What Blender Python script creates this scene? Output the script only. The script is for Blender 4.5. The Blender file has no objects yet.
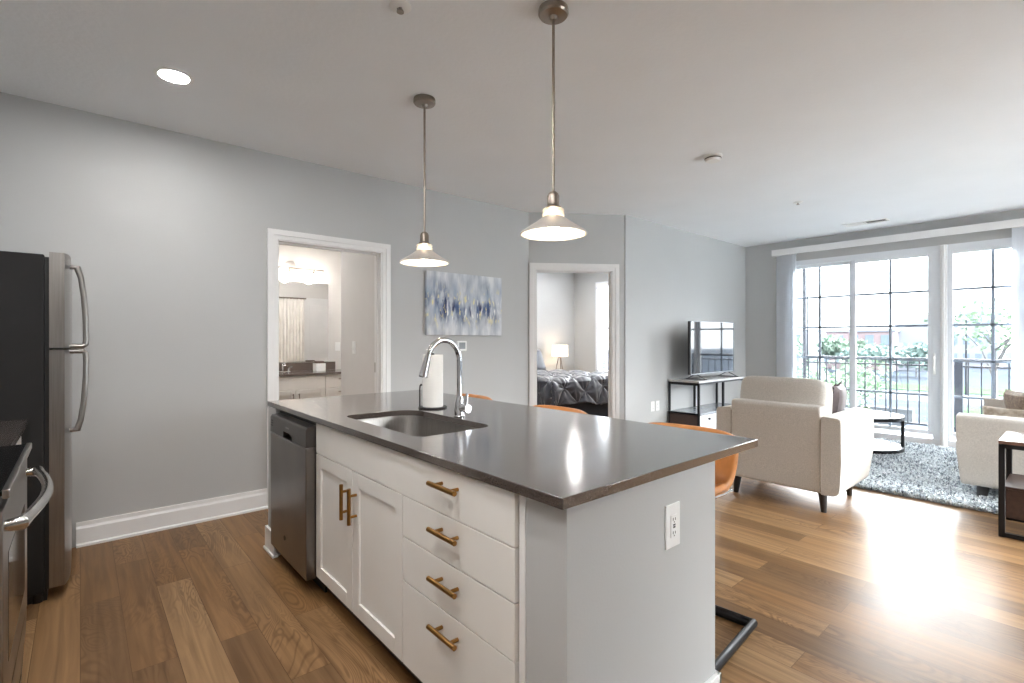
import bpy, bmesh, math, random
from mathutils import Vector, Matrix
PI = math.pi
S = bpy.context.scene
COL = S.collection

# ------------------------------------------------------------------ camera
cam = bpy.data.cameras.new('camera'); camo = bpy.data.objects.new('camera', cam); COL.objects.link(camo)
camo.location = (0, 0, 1.30)
camo.rotation_euler = (PI/2, 0, -math.radians(90-49.1))
cam.sensor_width = 36.0; cam.lens = 498.3/1024*36
cam.shift_y = -2/1024
cam.clip_start = 0.05; cam.clip_end = 600
S.camera = camo
# ------------------------------------------------------------------ sky and exposure
W = bpy.data.worlds.new('sky'); S.world = W; W.use_nodes = True
wn = W.node_tree; wn.nodes.clear()
wo = wn.nodes.new('ShaderNodeOutputWorld'); wb = wn.nodes.new('ShaderNodeBackground')
wt = wn.nodes.new('ShaderNodeTexCoord'); ws = wn.nodes.new('ShaderNodeSeparateXYZ'); wr = wn.nodes.new('ShaderNodeValToRGB')
wn.links.new(wt.outputs['Generated'], ws.inputs[0]); wn.links.new(ws.outputs['Z'], wr.inputs[0])
wr.color_ramp.elements[0].position = 0.10; wr.color_ramp.elements[0].color = (0.09, 0.093, 0.0955, 1)
_k = wr.color_ramp.elements.new(0.40); _k.color = (0.96, 0.985, 1.0, 1)
wr.color_ramp.elements[2].position = 0.80; wr.color_ramp.elements[2].color = (0.13, 0.155, 0.18, 1)
# sky brightened east and south-east to light the rooms, dimmed behind the building
wd_ = wn.nodes.new('ShaderNodeVectorMath'); wd_.operation = 'DOT_PRODUCT'; wd_.inputs[1].default_value = (0.88, -0.47, 0.0)
wm_ = wn.nodes.new('ShaderNodeMapRange'); wm_.inputs['From Min'].default_value = -0.3; wm_.inputs['From Max'].default_value = 0.35; wm_.inputs['To Min'].default_value = 0.15
wx_ = wn.nodes.new('ShaderNodeMix'); wx_.data_type = 'RGBA'; wx_.blend_type = 'MULTIPLY'; wx_.inputs['Factor'].default_value = 1.0
wn.links.new(wt.outputs['Generated'], wd_.inputs[0]); wn.links.new(wd_.outputs['Value'], wm_.inputs['Value'])
wn.links.new(wr.outputs[0], wx_.inputs['A']); wn.links.new(wm_.outputs[0], wx_.inputs['B'])
wn.links.new(wx_.outputs['Result'], wb.inputs['Color']); wn.links.new(wb.outputs[0], wo.inputs['Surface'])
SKY = 46.0
CAN = 225.0
BULB = 85.0
wb.inputs['Strength'].default_value = SKY
S.view_settings.view_transform = 'Standard'; S.view_settings.look = 'None'
S.view_settings.gamma = 1; S.view_settings.use_curve_mapping = False
S.view_settings.exposure = 0.62
S.cycles.max_bounces = 10; S.cycles.diffuse_bounces = 6; S.cycles.glossy_bounces = 5
S.cycles.transparent_max_bounces = 16
S.cycles.sample_clamp_indirect = 8.0
S.cycles.use_denoising = True
def portal(loc, rot, sx, sy):
    l = bpy.data.lights.new('window_portal', 'AREA'); l.shape = 'RECTANGLE'; l.size = sx; l.size_y = sy
    l.cycles.is_portal = True
    o = bpy.data.objects.new('window_portal', l); COL.objects.link(o); o.location = loc; o.rotation_euler = rot
portal((8.02, 1.6, 1.25), (0, PI/2, 0), 2.3, 2.9)
portal((8.02, 5.5, 1.55), (0, PI/2, 0), 1.9, 2.1)
portal((5.45, -2.98, 1.28), (PI/2, 0, 0), 4.6, 2.5)

# ------------------------------------------------------------------ helpers
def lin(c):
    c = c/255.0
    return c/12.92 if c <= 0.04045 else ((c+0.055)/1.055)**2.4
def L3(c): return (lin(c[0]), lin(c[1]), lin(c[2]), 1.0)

class NT:
    def __init__(s, m): s.t = m.node_tree; s.t.nodes.clear()
    def n(s, typ, **kw):
        nd = s.t.nodes.new(typ)
        for k, v in kw.items():
            if k.startswith('_'): setattr(nd, k[1:], v)
        return nd
    def l(s, a, b): s.t.links.new(a, b)

def new_mat(name):
    m = bpy.data.materials.new(name); m.use_nodes = True
    return m, NT(m)

def M(name, rgb, rough=0.5, metal=0.0, spec=0.5, var=0.06, vscale=6.0, stretch=(1, 1, 1), bump=0.0, bscale=80.0,
      rvar=0.0, emit=None, estr=0.0, coat=0.0, sheen=0.0, aniso=0.0, rgb2=None, trans=0.0):
    """Principled material with a noise that varies its colour, gloss and relief."""
    m, t = new_mat(name)
    out = t.n('ShaderNodeOutputMaterial'); p = t.n('ShaderNodeBsdfPrincipled'); t.l(p.outputs[0], out.inputs[0])
    tc = t.n('ShaderNodeTexCoord'); mp = t.n('ShaderNodeMapping'); mp.inputs['Scale'].default_value = stretch
    t.l(tc.outputs['Object'], mp.inputs[0])
    nz = t.n('ShaderNodeTexNoise'); nz.inputs['Scale'].default_value = vscale; nz.inputs['Detail'].default_value = 4
    t.l(mp.outputs[0], nz.inputs['Vector'])
    c = L3(rgb); mix = t.n('ShaderNodeMix', _data_type='RGBA')
    if rgb2: a, b = c, L3(rgb2)
    else:
        a = tuple(x*(1-var) for x in c[:3])+(1,); b = tuple(min(1, x*(1+var)) for x in c[:3])+(1,)
    mix.inputs['A'].default_value = a; mix.inputs['B'].default_value = b
    rr = t.n('ShaderNodeMapRange'); rr.inputs['From Min'].default_value = .3; rr.inputs['From Max'].default_value = .7
    t.l(nz.outputs['Fac'], rr.inputs['Value']); t.l(rr.outputs[0], mix.inputs['Factor'])
    t.l(mix.outputs['Result'], p.inputs['Base Color'])
    p.inputs['Metallic'].default_value = metal; p.inputs['Specular IOR Level'].default_value = spec
    p.inputs['Coat Weight'].default_value = coat
    if sheen: p.inputs['Sheen Weight'].default_value = sheen
    if aniso: p.inputs['Anisotropic'].default_value = aniso
    if trans: p.inputs['Transmission Weight'].default_value = trans
    if rvar:
        r2 = t.n('ShaderNodeMapRange'); r2.inputs['To Min'].default_value = max(0.02, rough-rvar); r2.inputs['To Max'].default_value = rough+rvar
        t.l(nz.outputs['Fac'], r2.inputs['Value']); t.l(r2.outputs[0], p.inputs['Roughness'])
    else: p.inputs['Roughness'].default_value = rough
    if bump:
        n2 = t.n('ShaderNodeTexNoise'); n2.inputs['Scale'].default_value = bscale; n2.inputs['Detail'].default_value = 3
        t.l(mp.outputs[0], n2.inputs['Vector'])
        bp = t.n('ShaderNodeBump'); bp.inputs['Strength'].default_value = bump; bp.inputs['Distance'].default_value = 0.004
        t.l(n2.outputs['Fac'], bp.inputs['Height']); t.l(bp.outputs[0], p.inputs['Normal'])
    if emit:
        p.inputs['Emission Color'].default_value = L3(emit); p.inputs['Emission Strength'].default_value = estr
    return m

def glass_mat(name, tint=(1, 1, 1), ior=1.45, rough=0.0, opac=0.0):
    m, t = new_mat(name)
    out = t.n('ShaderNodeOutputMaterial'); mx = t.n('ShaderNodeMixShader'); fr = t.n('ShaderNodeFresnel')
    fr.inputs['IOR'].default_value = ior
    tr = t.n('ShaderNodeBsdfTransparent'); tr.inputs[0].default_value = (*tint, 1)
    gl = t.n('ShaderNodeBsdfGlossy'); gl.inputs['Roughness'].default_value = rough
    t.l(fr.outputs[0], mx.inputs[0]); t.l(tr.outputs[0], mx.inputs[1]); t.l(gl.outputs[0], mx.inputs[2])
    t.l(mx.outputs[0], out.inputs[0])
    return m

def floor_mat():
    m, t = new_mat('vinyl_plank')
    out = t.n('ShaderNodeOutputMaterial'); p = t.n('ShaderNodeBsdfPrincipled'); t.l(p.outputs[0], out.inputs[0])
    g = t.n('ShaderNodeNewGeometry'); sx = t.n('ShaderNodeSeparateXYZ'); t.l(g.outputs['Position'], sx.inputs[0])
    cb = t.n('ShaderNodeCombineXYZ'); t.l(sx.outputs['Y'], cb.inputs['X']); t.l(sx.outputs['X'], cb.inputs['Y'])
    br = t.n('ShaderNodeTexBrick'); br.offset = 0.37; br.offset_frequency = 2
    br.inputs['Scale'].default_value = 1; br.inputs['Brick Width'].default_value = 1.22; br.inputs['Row Height'].default_value = 0.152
    br.inputs['Mortar Size'].default_value = 0.0012; br.inputs['Mortar Smooth'].default_value = 0.1; br.inputs['Bias'].default_value = 0
    br.inputs['Color1'].default_value = (0, 0, 0, 1); br.inputs['Color2'].default_value = (1, 1, 1, 1); br.inputs['Mortar'].default_value = (.5, .5, .5, 1)
    t.l(cb.outputs[0], br.inputs['Vector'])
    rnd = t.n('ShaderNodeSeparateColor'); t.l(br.outputs['Color'], rnd.inputs[0])
    # long grain
    off = t.n('ShaderNodeMath', _operation='MULTIPLY'); off.inputs[1].default_value = 37.0; t.l(rnd.outputs[0], off.inputs[0])
    cb2 = t.n('ShaderNodeCombineXYZ')
    y1 = t.n('ShaderNodeMath', _operation='MULTIPLY'); y1.inputs[1].default_value = 1.6; t.l(sx.outputs['Y'], y1.inputs[0])
    x1 = t.n('ShaderNodeMath', _operation='MULTIPLY'); x1.inputs[1].default_value = 34.0; t.l(sx.outputs['X'], x1.inputs[0])
    t.l(x1.outputs[0], cb2.inputs['X']); t.l(y1.outputs[0], cb2.inputs['Y']); t.l(off.outputs[0], cb2.inputs['Z'])
    nz = t.n('ShaderNodeTexNoise'); nz.inputs['Scale'].default_value = 1.0; nz.inputs['Detail'].default_value = 6; nz.inputs['Distortion'].default_value = .6
    t.l(cb2.outputs[0], nz.inputs['Vector'])
    # cathedral figure
    cb3 = t.n('ShaderNodeCombineXYZ')
    y2 = t.n('ShaderNodeMath', _operation='MULTIPLY'); y2.inputs[1].default_value = 1.3; t.l(sx.outputs['Y'], y2.inputs[0])
    x2 = t.n('ShaderNodeMath', _operation='MULTIPLY'); x2.inputs[1].default_value = 5.0; t.l(sx.outputs['X'], x2.inputs[0])
    t.l(x2.outputs[0], cb3.inputs['X']); t.l(y2.outputs[0], cb3.inputs['Y']); t.l(off.outputs[0], cb3.inputs['Z'])
    wv = t.n('ShaderNodeTexNoise'); wv.inputs['Scale'].default_value = 1.0; wv.inputs['Detail'].default_value = 2.0; wv.inputs['Distortion'].default_value = 1.0
    t.l(cb3.outputs[0], wv.inputs['Vector'])
    mu = t.n('ShaderNodeMath', _operation='MULTIPLY'); mu.inputs[1].default_value = 165.0; t.l(wv.outputs['Fac'], mu.inputs[0])
    sn = t.n('ShaderNodeMath', _operation='SINE'); t.l(mu.outputs[0], sn.inputs[0])
    fg = t.n('ShaderNodeMapRange'); fg.inputs['From Min'].default_value = -.2; fg.inputs['From Max'].default_value = 1.0; t.l(sn.outputs[0], fg.inputs['Value'])
    # patches where figure shows
    nb = t.n('ShaderNodeTexNoise'); nb.inputs['Scale'].default_value = .55; nb.inputs['Detail'].default_value = 1; t.l(cb3.outputs[0], nb.inputs['Vector'])
    nbr = t.n('ShaderNodeMapRange'); nbr.inputs['From Min'].default_value = .47; nbr.inputs['From Max'].default_value = .60; t.l(nb.outputs['Fac'], nbr.inputs['Value'])
    fig = t.n('ShaderNodeMath', _operation='MULTIPLY'); t.l(fg.outputs[0], fig.inputs[0]); t.l(nbr.outputs[0], fig.inputs[1])
    base = t.n('ShaderNodeValToRGB'); e = base.color_ramp.elements
    e[0].position = 0.0; e[0].color = L3((114, 88, 62)); e[1].position = 1.0; e[1].color = L3((156, 126, 92))
    k = base.color_ramp.elements.new(.5); k.color = L3((137, 103, 68))
    t.l(rnd.outputs[0], base.inputs[0])
    gr = t.n('ShaderNodeMix', _data_type='RGBA', _blend_type='MULTIPLY'); gr.inputs['Factor'].default_value = 1
    grr = t.n('ShaderNodeValToRGB'); grr.color_ramp.elements[0].position = .3; grr.color_ramp.elements[0].color = (.66, .62, .58, 1)
    grr.color_ramp.elements[1].position = .68; grr.color_ramp.elements[1].color = (1.12, 1.12, 1.12, 1)
    t.l(nz.outputs['Fac'], grr.inputs[0]); t.l(base.outputs[0], gr.inputs['A']); t.l(grr.outputs[0], gr.inputs['B'])
    dk = t.n('ShaderNodeMix', _data_type='RGBA'); dk.inputs['B'].default_value = L3((72, 46, 26))
    f2 = t.n('ShaderNodeMath', _operation='MULTIPLY'); f2.inputs[1].default_value = .45; t.l(fig.outputs[0], f2.inputs[0])
    t.l(f2.outputs[0], dk.inputs['Factor']); t.l(gr.outputs['Result'], dk.inputs['A'])
    sm = t.n('ShaderNodeMix', _data_type='RGBA'); sm.inputs['B'].default_value = L3((70, 48, 30))
    sf = t.n('ShaderNodeMath', _operation='MULTIPLY'); sf.inputs[1].default_value = .7; t.l(br.outputs['Fac'], sf.inputs[0])
    t.l(sf.outputs[0], sm.inputs['Factor']); t.l(dk.outputs['Result'], sm.inputs['A'])
    t.l(sm.outputs['Result'], p.inputs['Base Color'])
    rg = t.n('ShaderNodeMapRange'); rg.inputs['To Min'].default_value = .30; rg.inputs['To Max'].default_value = .48; t.l(nz.outputs['Fac'], rg.inputs['Value'])
    t.l(rg.outputs[0], p.inputs['Roughness']); p.inputs['Specular IOR Level'].default_value = .16
    bp = t.n('ShaderNodeBump'); bp.inputs['Strength'].default_value = .12; bp.inputs['Distance'].default_value = .002
    sb = t.n('ShaderNodeMath', _operation='SUBTRACT'); t.l(nz.outputs['Fac'], sb.inputs[0]); t.l(br.outputs['Fac'], sb.inputs[1])
    t.l(sb.outputs[0], bp.inputs['Height']); t.l(bp.outputs[0], p.inputs['Normal'])
    return m

def counter_mat(name, rgb=(74, 66, 62), rough=.15):
    m, t = new_mat(name)
    out = t.n('ShaderNodeOutputMaterial'); p = t.n('ShaderNodeBsdfPrincipled'); t.l(p.outputs[0], out.inputs[0])
    tc = t.n('ShaderNodeTexCoord')
    v = t.n('ShaderNodeTexVoronoi'); v.inputs['Scale'].default_value = 420; t.l(tc.outputs['Object'], v.inputs['Vector'])
    sc = t.n('ShaderNodeSeparateColor'); t.l(v.outputs['Color'], sc.inputs[0])
    r = t.n('ShaderNodeValToRGB'); e = r.color_ramp.elements
    c = L3(rgb); e[0].position = 0; e[0].color = tuple(x*.72 for x in c[:3])+(1,); e[1].position = 1; e[1].color = tuple(min(1, x*1.9) for x in c[:3])+(1,)
    k = e.new(.2); k.color = c; k = e.new(.9); k.color = tuple(x*1.06 for x in c[:3])+(1,)
    t.l(sc.outputs[0], r.inputs[0]); t.l(r.outputs[0], p.inputs['Base Color'])
    p.inputs['Roughness'].default_value = rough; p.inputs['Specular IOR Level'].default_value = 1.0; p.inputs['Coat Weight'].default_value = .7; p.inputs['Coat Roughness'].default_value = .16
    return m

def painting_mat():
    m, t = new_mat('abstract_canvas')
    out = t.n('ShaderNodeOutputMaterial'); p = t.n('ShaderNodeBsdfPrincipled'); t.l(p.outputs[0], out.inputs[0])
    tc = t.n('ShaderNodeTexCoord'); s = t.n('ShaderNodeSeparateXYZ'); t.l(tc.outputs['Generated'], s.inputs[0])
    def streak(sxx, szz, seed, detail=4):
        c = t.n('ShaderNodeCombineXYZ'); a = t.n('ShaderNodeMath', _operation='MULTIPLY'); a.inputs[1].default_value = sxx; t.l(s.outputs['X'], a.inputs[0])
        b = t.n('ShaderNodeMath', _operation='MULTIPLY'); b.inputs[1].default_value = szz; t.l(s.outputs['Z'], b.inputs[0])
        t.l(a.outputs[0], c.inputs['X']); t.l(b.outputs[0], c.inputs['Y']); c.inputs['Z'].default_value = seed
        n = t.n('ShaderNodeTexNoise'); n.inputs['Scale'].default_value = 1; n.inputs['Detail'].default_value = detail; t.l(c.outputs[0], n.inputs['Vector'])
        return n.outputs['Fac']
    def rng(v, a, b):
        r = t.n('ShaderNodeMapRange'); r.inputs['From Min'].default_value = a; r.inputs['From Max'].default_value = b; t.l(v, r.inputs['Value']); return r.outputs[0]
    def mul(a, b):
        r = t.n('ShaderNodeMath', _operation='MULTIPLY'); t.l(a, r.inputs[0]); t.l(b, r.inputs[1]); return r.outputs[0]
    def band(c0, w):
        d = t.n('ShaderNodeMath', _operation='SUBTRACT'); t.l(s.outputs['Z'], d.inputs[0]); d.inputs[1].default_value = c0
        a = t.n('ShaderNodeMath', _operation='ABSOLUTE'); t.l(d.outputs[0], a.inputs[0])
        r = t.n('ShaderNodeMapRange'); r.inputs['From Min'].default_value = w; r.inputs['From Max'].default_value = w*.25; t.l(a.outputs[0], r.inputs['Value']); return r.outputs[0]
    base = t.n('ShaderNodeMix', _data_type='RGBA'); base.inputs['A'].default_value = L3((176, 182, 190)); base.inputs['B'].default_value = L3((222, 224, 226))
    t.l(rng(streak(14, 2.2, 1.3), .35, .65), base.inputs['Factor'])
    cur = base.outputs['Result']
    def layer(cur, fac, col):
        mx = t.n('ShaderNodeMix', _data_type='RGBA'); mx.inputs['B'].default_value = L3(col); t.l(cur, mx.inputs['A']); t.l(fac, mx.inputs['Factor']); return mx.outputs['Result']
    blob = rng(streak(3.6, 1.1, 12.4, 2), .42, .56)
    cur = layer(cur, mul(rng(streak(9, 2.0, 5.1), .40, .66), band(.55, .5)), (150, 164, 184))
    cur = layer(cur, mul(blob, mul(rng(streak(17, 3.0, 9.7), .44, .60), band(.52, .42))), (70, 92, 134))
    cur = layer(cur, mul(blob, mul(rng(streak(26, 4, 21.4), .50, .61), band(.50, .36))), (40, 54, 94))
    cur = layer(cur, mul(rng(streak(21, 6, 33.2), .59, .66), band(.45, .40)), (228, 218, 164))
    cur = layer(cur, mul(rng(streak(30, 4, 47.0), .60, .68), band(.38, .34)), (244, 244, 240))
    t.l(cur, p.inputs['Base Color']); p.inputs['Roughness'].default_value = .65
    return m

def shag_mat():
    m, t = new_mat('shag_yarn')
    out = t.n('ShaderNodeOutputMaterial'); p = t.n('ShaderNodeBsdfPrincipled'); t.l(p.outputs[0], out.inputs[0])
    g = t.n('ShaderNodeNewGeometry'); r = t.n('ShaderNodeValToRGB'); e = r.color_ramp.elements
    e[0].position = 0; e[0].color = L3((74, 82, 92)); e[1].position = 1; e[1].color = L3((250, 252, 253))
    k = e.new(.3); k.color = L3((150, 160, 168)); k = e.new(.55); k.color = L3((226, 232, 236))
    n = t.n('ShaderNodeTexNoise'); n.inputs['Scale'].default_value = 16; t.l(g.outputs['Position'], n.inputs['Vector'])
    a = t.n('ShaderNodeMath', _operation='MULTIPLY_ADD'); a.inputs[1].default_value = .75; t.l(g.outputs['Random Per Island'], a.inputs[0])
    b = t.n('ShaderNodeMath', _operation='SUBTRACT'); b.inputs[1].default_value = .36; t.l(n.outputs['Fac'], b.inputs[0]); t.l(b.outputs[0], a.inputs[2])
    t.l(a.outputs[0], r.inputs[0]); t.l(r.outputs[0], p.inputs['Base Color']); p.inputs['Roughness'].default_value = .8
    return m

class MB:
    def __init__(s): s.bm = bmesh.new()
    def _merge(s, b, mat=0):
        for f in b.faces: f.material_index = mat
        me = bpy.data.meshes.new('tmp'); b.to_mesh(me); b.free(); s.bm.from_mesh(me); bpy.data.meshes.remove(me)
    def box(s, x0, x1, y0, y1, z0, z1, bev=0.0, seg=2, mat=0, rot=None):
        b = bmesh.new(); bmesh.ops.create_cube(b, size=1)
        for v in b.verts: v.co = Vector(((x0+x1)/2+v.co.x*(x1-x0), (y0+y1)/2+v.co.y*(y1-y0), (z0+z1)/2+v.co.z*(z1-z0)))
        if bev: bmesh.ops.bevel(b, geom=list(b.edges), offset=bev, segments=seg, affect='EDGES', profile=.5, clamp_overlap=True)
        if rot: bmesh.ops.transform(b, matrix=rot, verts=b.verts)
        s._merge(b, mat); return s
    def prism(s, pts, axis, a0, a1, bev=0.0, seg=2, mat=0):
        """Extrude a 2D outline along an axis: 'x' takes (y,z), 'y' takes (x,z), 'z' takes (x,y)."""
        b = bmesh.new()
        def P(p, a): return {'x': (a, p[0], p[1]), 'y': (p[0], a, p[1]), 'z': (p[0], p[1], a)}[axis]
        v0 = [b.verts.new(P(p, a0)) for p in pts]; v1 = [b.verts.new(P(p, a1)) for p in pts]
        n = len(pts); b.faces.new(v0); b.faces.new(list(reversed(v1)))
        for i in range(n): b.faces.new((v0[i], v1[i], v1[(i+1) % n], v0[(i+1) % n]))
        bmesh.ops.recalc_face_normals(b, faces=b.faces)
        if bev:
            caps = [e for e in b.edges if any(len(f.verts) == n and n != 4 for f in e.link_faces)] if n > 4 else list(b.edges)
            bmesh.ops.bevel(b, geom=caps, offset=bev, segments=seg, affect='EDGES', profile=.5, clamp_overlap=True)
        s._merge(b, mat); return s
    def tube(s, path, r, n=10, closed=False, mat=0):
        b = bmesh.new(); path = [Vector(p) for p in path]; N = len(path); rings = []
        rr = r if isinstance(r, (list, tuple)) else [r]*N
        up = None
        for i, p in enumerate(path):
            a = path[(i-1) % N] if closed or i > 0 else p; c = path[(i+1) % N] if closed or i < N-1 else p
            d = (c-a).normalized()
            if up is None:
                up = Vector((0, 0, 1)) if abs(d.z) < .9 else Vector((1, 0, 0))
            u = (up - d*up.dot(d)).normalized(); w = d.cross(u); up = u
            k = 1.0
            if 0 < i < N-1 or closed:
                ang = (p-a).normalized().angle((c-p).normalized(), 0); k = 1/max(.5, math.cos(ang/2))
            rings.append([b.verts.new(p+(u*math.cos(2*PI*j/n)+w*math.sin(2*PI*j/n))*rr[i]*k) for j in range(n)])
        m = N if closed else N-1
        for i in range(m):
            A, B = rings[i], rings[(i+1) % N]
            for j in range(n): b.faces.new((A[j], A[(j+1) % n], B[(j+1) % n], B[j]))
        if not closed:
            b.faces.new(rings[0]); b.faces.new(list(reversed(rings[-1])))
        bmesh.ops.recalc_face_normals(b, faces=b.faces)
        s._merge(b, mat); return s
    def bar(s, path, w, h, mat=0):
        """Square bars between successive points."""
        for a, c in zip(path[:-1], path[1:]):
            a, c = Vector(a), Vector(c); d = (c-a); Ln = d.length; d.normalize()
            up = Vector((0, 0, 1)) if abs(d.z) < .9 else Vector((0, 1, 0))
            x = d.cross(up).normalized(); y = x.cross(d)
            m = Matrix((x, d, y)).transposed().to_4x4(); m.translation = (a+c)/2
            s.box(-w/2, w/2, -Ln/2, Ln/2, -h/2, h/2, mat=mat, rot=m, bev=min(w, h)*.08, seg=1)
        return s
    def lathe(s, prof, c=(0, 0, 0), n=32, axis='z', mat=0, closed=False):
        b = bmesh.new(); rings = []
        c = Vector(c)
        def P(r, h, a):
            x, y = r*math.cos(a), r*math.sin(a)
            return c+Vector({'z': (x, y, h), 'x': (h, x, y), 'y': (y, h, x)}[axis])
        for r, h in prof:
            if r < 1e-6: rings.append([b.verts.new(P(0, h, 0))])
            else: rings.append([b.verts.new(P(r, h, 2*PI*j/n)) for j in range(n)])
        pairs = list(zip(rings[:-1], rings[1:]))
        if closed: pairs.append((rings[-1], rings[0]))
        for A, B in pairs:
            for j in range(n):
                k = (j+1) % n
                if len(A) == 1 and len(B) == 1: continue
                if len(A) == 1: b.faces.new((A[0], B[k], B[j]))
                elif len(B) == 1: b.faces.new((A[j], A[k], B[0]))
                else: b.faces.new((A[j], A[k], B[k], B[j]))
        if not closed:
            for R in (rings[0], rings[-1]):
                if len(R) > 1: b.faces.new(R)
        bmesh.ops.recalc_face_normals(b, faces=b.faces)
        s._merge(b, mat); return s
    def cyl(s, p0, p1, r0, r1=None, n=20, mat=0):
        return s.tube([p0, p1], [r0, r1 if r1 is not None else r0], n=n, mat=mat)
    def soft(s, c, size, p=4.0, n=10, fn=None, mat=0, rot=None):
        """Rounded, slightly bulging block (superellipsoid)."""
        b = bmesh.new(); bmesh.ops.create_cube(b, size=2)
        bmesh.ops.subdivide_edges(b, edges=list(b.edges), cuts=n, use_grid_fill=True)
        for v in b.verts:
            q = v.co; L = (abs(q.x)**p+abs(q.y)**p+abs(q.z)**p)**(1/p); q = q/L
            q = Vector((q.x*size[0]/2, q.y*size[1]/2, q.z*size[2]/2))
            if fn: q = fn(q)
            if rot: q = rot @ q
            v.co = q+Vector(c)
        s._merge(b, mat); return s
    def pillow(s, c, w, h, t, rot, n=14, mat=0):
        """Square throw pillow, thick in the middle with pulled corners."""
        b = bmesh.new(); G = {}
        for side in (1, -1):
            for i in range(n+1):
                for j in range(n+1):
                    if side == -1 and (i in (0, n) or j in (0, n)): G[side, i, j] = G[1, i, j]; continue
                    u, v = 2*i/n-1, 2*j/n-1
                    e = (1-u**4)*(1-v**4)
                    k = 1-.10*(1-abs(u*v))*(max(abs(u), abs(v))**6)
                    q = rot @ Vector((u*w/2*k, side*t/2*max(e, 0)**.55, v*h/2*k))+Vector(c)
                    G[side, i, j] = b.verts.new(q)
            for i in range(n):
                for j in range(n):
                    f = [G[side, i, j], G[side, i+1, j], G[side, i+1, j+1], G[side, i, j+1]]
                    b.faces.new(f if side == -1 else list(reversed(f)))
        bmesh.ops.recalc_face_normals(b, faces=b.faces)
        s._merge(b, mat); return s
    def grid(s, fn, nu, nv, mat=0):
        b = bmesh.new(); V = [[b.verts.new(fn(i/nu, j/nv)) for j in range(nv+1)] for i in range(nu+1)]
        for i in range(nu):
            for j in range(nv): b.faces.new((V[i][j], V[i+1][j], V[i+1][j+1], V[i][j+1]))
        s._merge(b, mat); return s
    def plates(s, quads, mat=0):
        for q in quads:
            s.bm.faces.new([s.bm.verts.new(p) for p in q]).material_index = mat
        return s
    def build(s, name, mats, parent=None, smooth=35):
        """Link as ONE mesh object. Coordinates are world ones: they are shifted to the thing's own origin."""
        if parent is not None:
            root = parent
            while root.parent: root = root.parent
            sh = Vector(root.location)
        else:
            xs = [v.co for v in s.bm.verts]
            sh = Vector(((min(v.x for v in xs)+max(v.x for v in xs))/2, (min(v.y for v in xs)+max(v.y for v in xs))/2, min(v.z for v in xs)))
        for v in s.bm.verts: v.co -= sh
        me = bpy.data.meshes.new(name); s.bm.to_mesh(me); s.bm.free()
        for m in (mats if isinstance(mats, (list, tuple)) else [mats]): me.materials.append(m)
        if smooth:
            for pl in me.polygons: pl.use_smooth = True
            me.set_sharp_from_angle(angle=math.radians(smooth))
        o = bpy.data.objects.new(name, me); COL.objects.link(o)
        if smooth:
            wn_ = o.modifiers.new('normals', 'WEIGHTED_NORMAL'); wn_.keep_sharp = True; wn_.weight = 60
        if parent is not None: o.parent = parent
        else: o.location = sh
        return o

def thing(name, label, cat, loc=(0, 0, 0), group=None):
    o = bpy.data.objects.new(name, None); COL.objects.link(o); o.empty_display_size = .05
    o.location = loc; return tag(o, label, cat, group)
def tag(o, label, cat, group=None, kind=None):
    o['label'] = label; o['category'] = cat
    if group: o['group'] = group
    if kind: o['kind'] = kind
    return o
def struct(o, label=None, cat=None):
    o['kind'] = 'structure'
    if label: o['label'] = label
    if cat: o['category'] = cat
    return o
def copy_tree(o, parent=None):
    c = o.copy(); COL.objects.link(c)
    if parent is not None: c.parent = parent
    for ch in list(o.children): copy_tree(ch, c)
    return c
def bez(p0, p1, p2, p3, n=10):
    p0, p1, p2, p3 = map(Vector, (p0, p1, p2, p3))
    return [(1-t)**3*p0+3*(1-t)**2*t*p1+3*(1-t)*t*t*p2+t**3*p3 for t in [i/n for i in range(n+1)]]
def round_poly(pts, rad, n=5):
    """Round the corners of a closed 2D outline; rad per corner."""
    out = []; N = len(pts)
    for i in range(N):
        p, a, c = Vector(pts[i]), Vector(pts[i-1]), Vector(pts[(i+1) % N]); r = rad[i] if isinstance(rad, (list, tuple)) else rad
        if r <= 0: out.append(tuple(p)); continue
        u, w = (a-p).normalized(), (c-p).normalized(); half = u.angle(w)/2
        d = min(r/math.tan(half), (a-p).length*.49, (c-p).length*.49)
        q0, q1 = p+u*d, p+w*d
        for k in range(n+1):
            t = k/n; out.append(tuple((1-t)**2*q0+2*t*(1-t)*p+t*t*q1))
    return out

# ------------------------------------------------------------------ materials
WALL = M('wall_paint', (184, 184.5, 184), .55, var=.015, vscale=1.5, bump=.08, bscale=160)
CEIL = M('ceiling_paint', (237, 240, 243), .75, var=.015, vscale=2, bump=.35, bscale=38)
TRIM = M('trim_white', (232, 231, 230), .35, var=.015)
CABW = M('cabinet_white', (226, 223, 218), .38, var=.015)
WARMW = M('bath_paint', (216, 213, 209), .5, var=.015)
FLOOR = floor_mat()
QUARTZ = counter_mat('quartz_top')
STEEL = M('brushed_steel', (158, 154, 150), .30, 1.0, var=.10, vscale=3, stretch=(60, 60, 1.5), rvar=.05)
DSTEEL = M('slate_steel', (138, 134, 131), .34, 1.0, var=.22, vscale=2.2, stretch=(1, 1, 1), rvar=.06)  # uneven tone stands in for cloudy reflections on the dishwasher
NICKEL = M('brushed_nickel', (150, 140, 130), .28, 1.0, var=.08, vscale=10)
CHROME = M('chrome', (215, 215, 218), .05, 1.0, var=.02)
BRASS = M('brushed_brass', (158, 118, 66), .30, 1.0, var=.08, vscale=20)
BLACKM = M('black_metal', (38, 38, 40), .38, .6, var=.1)
BLACKP = M('black_plastic', (20, 20, 21), .45, var=.1)
FRIDGEB = M('fridge_side', (33, 32, 32), .6, spec=.3, var=.08, bump=.15, bscale=500)
BGLASS = M('black_glass', (10, 10, 11), .06, var=.02)
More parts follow.
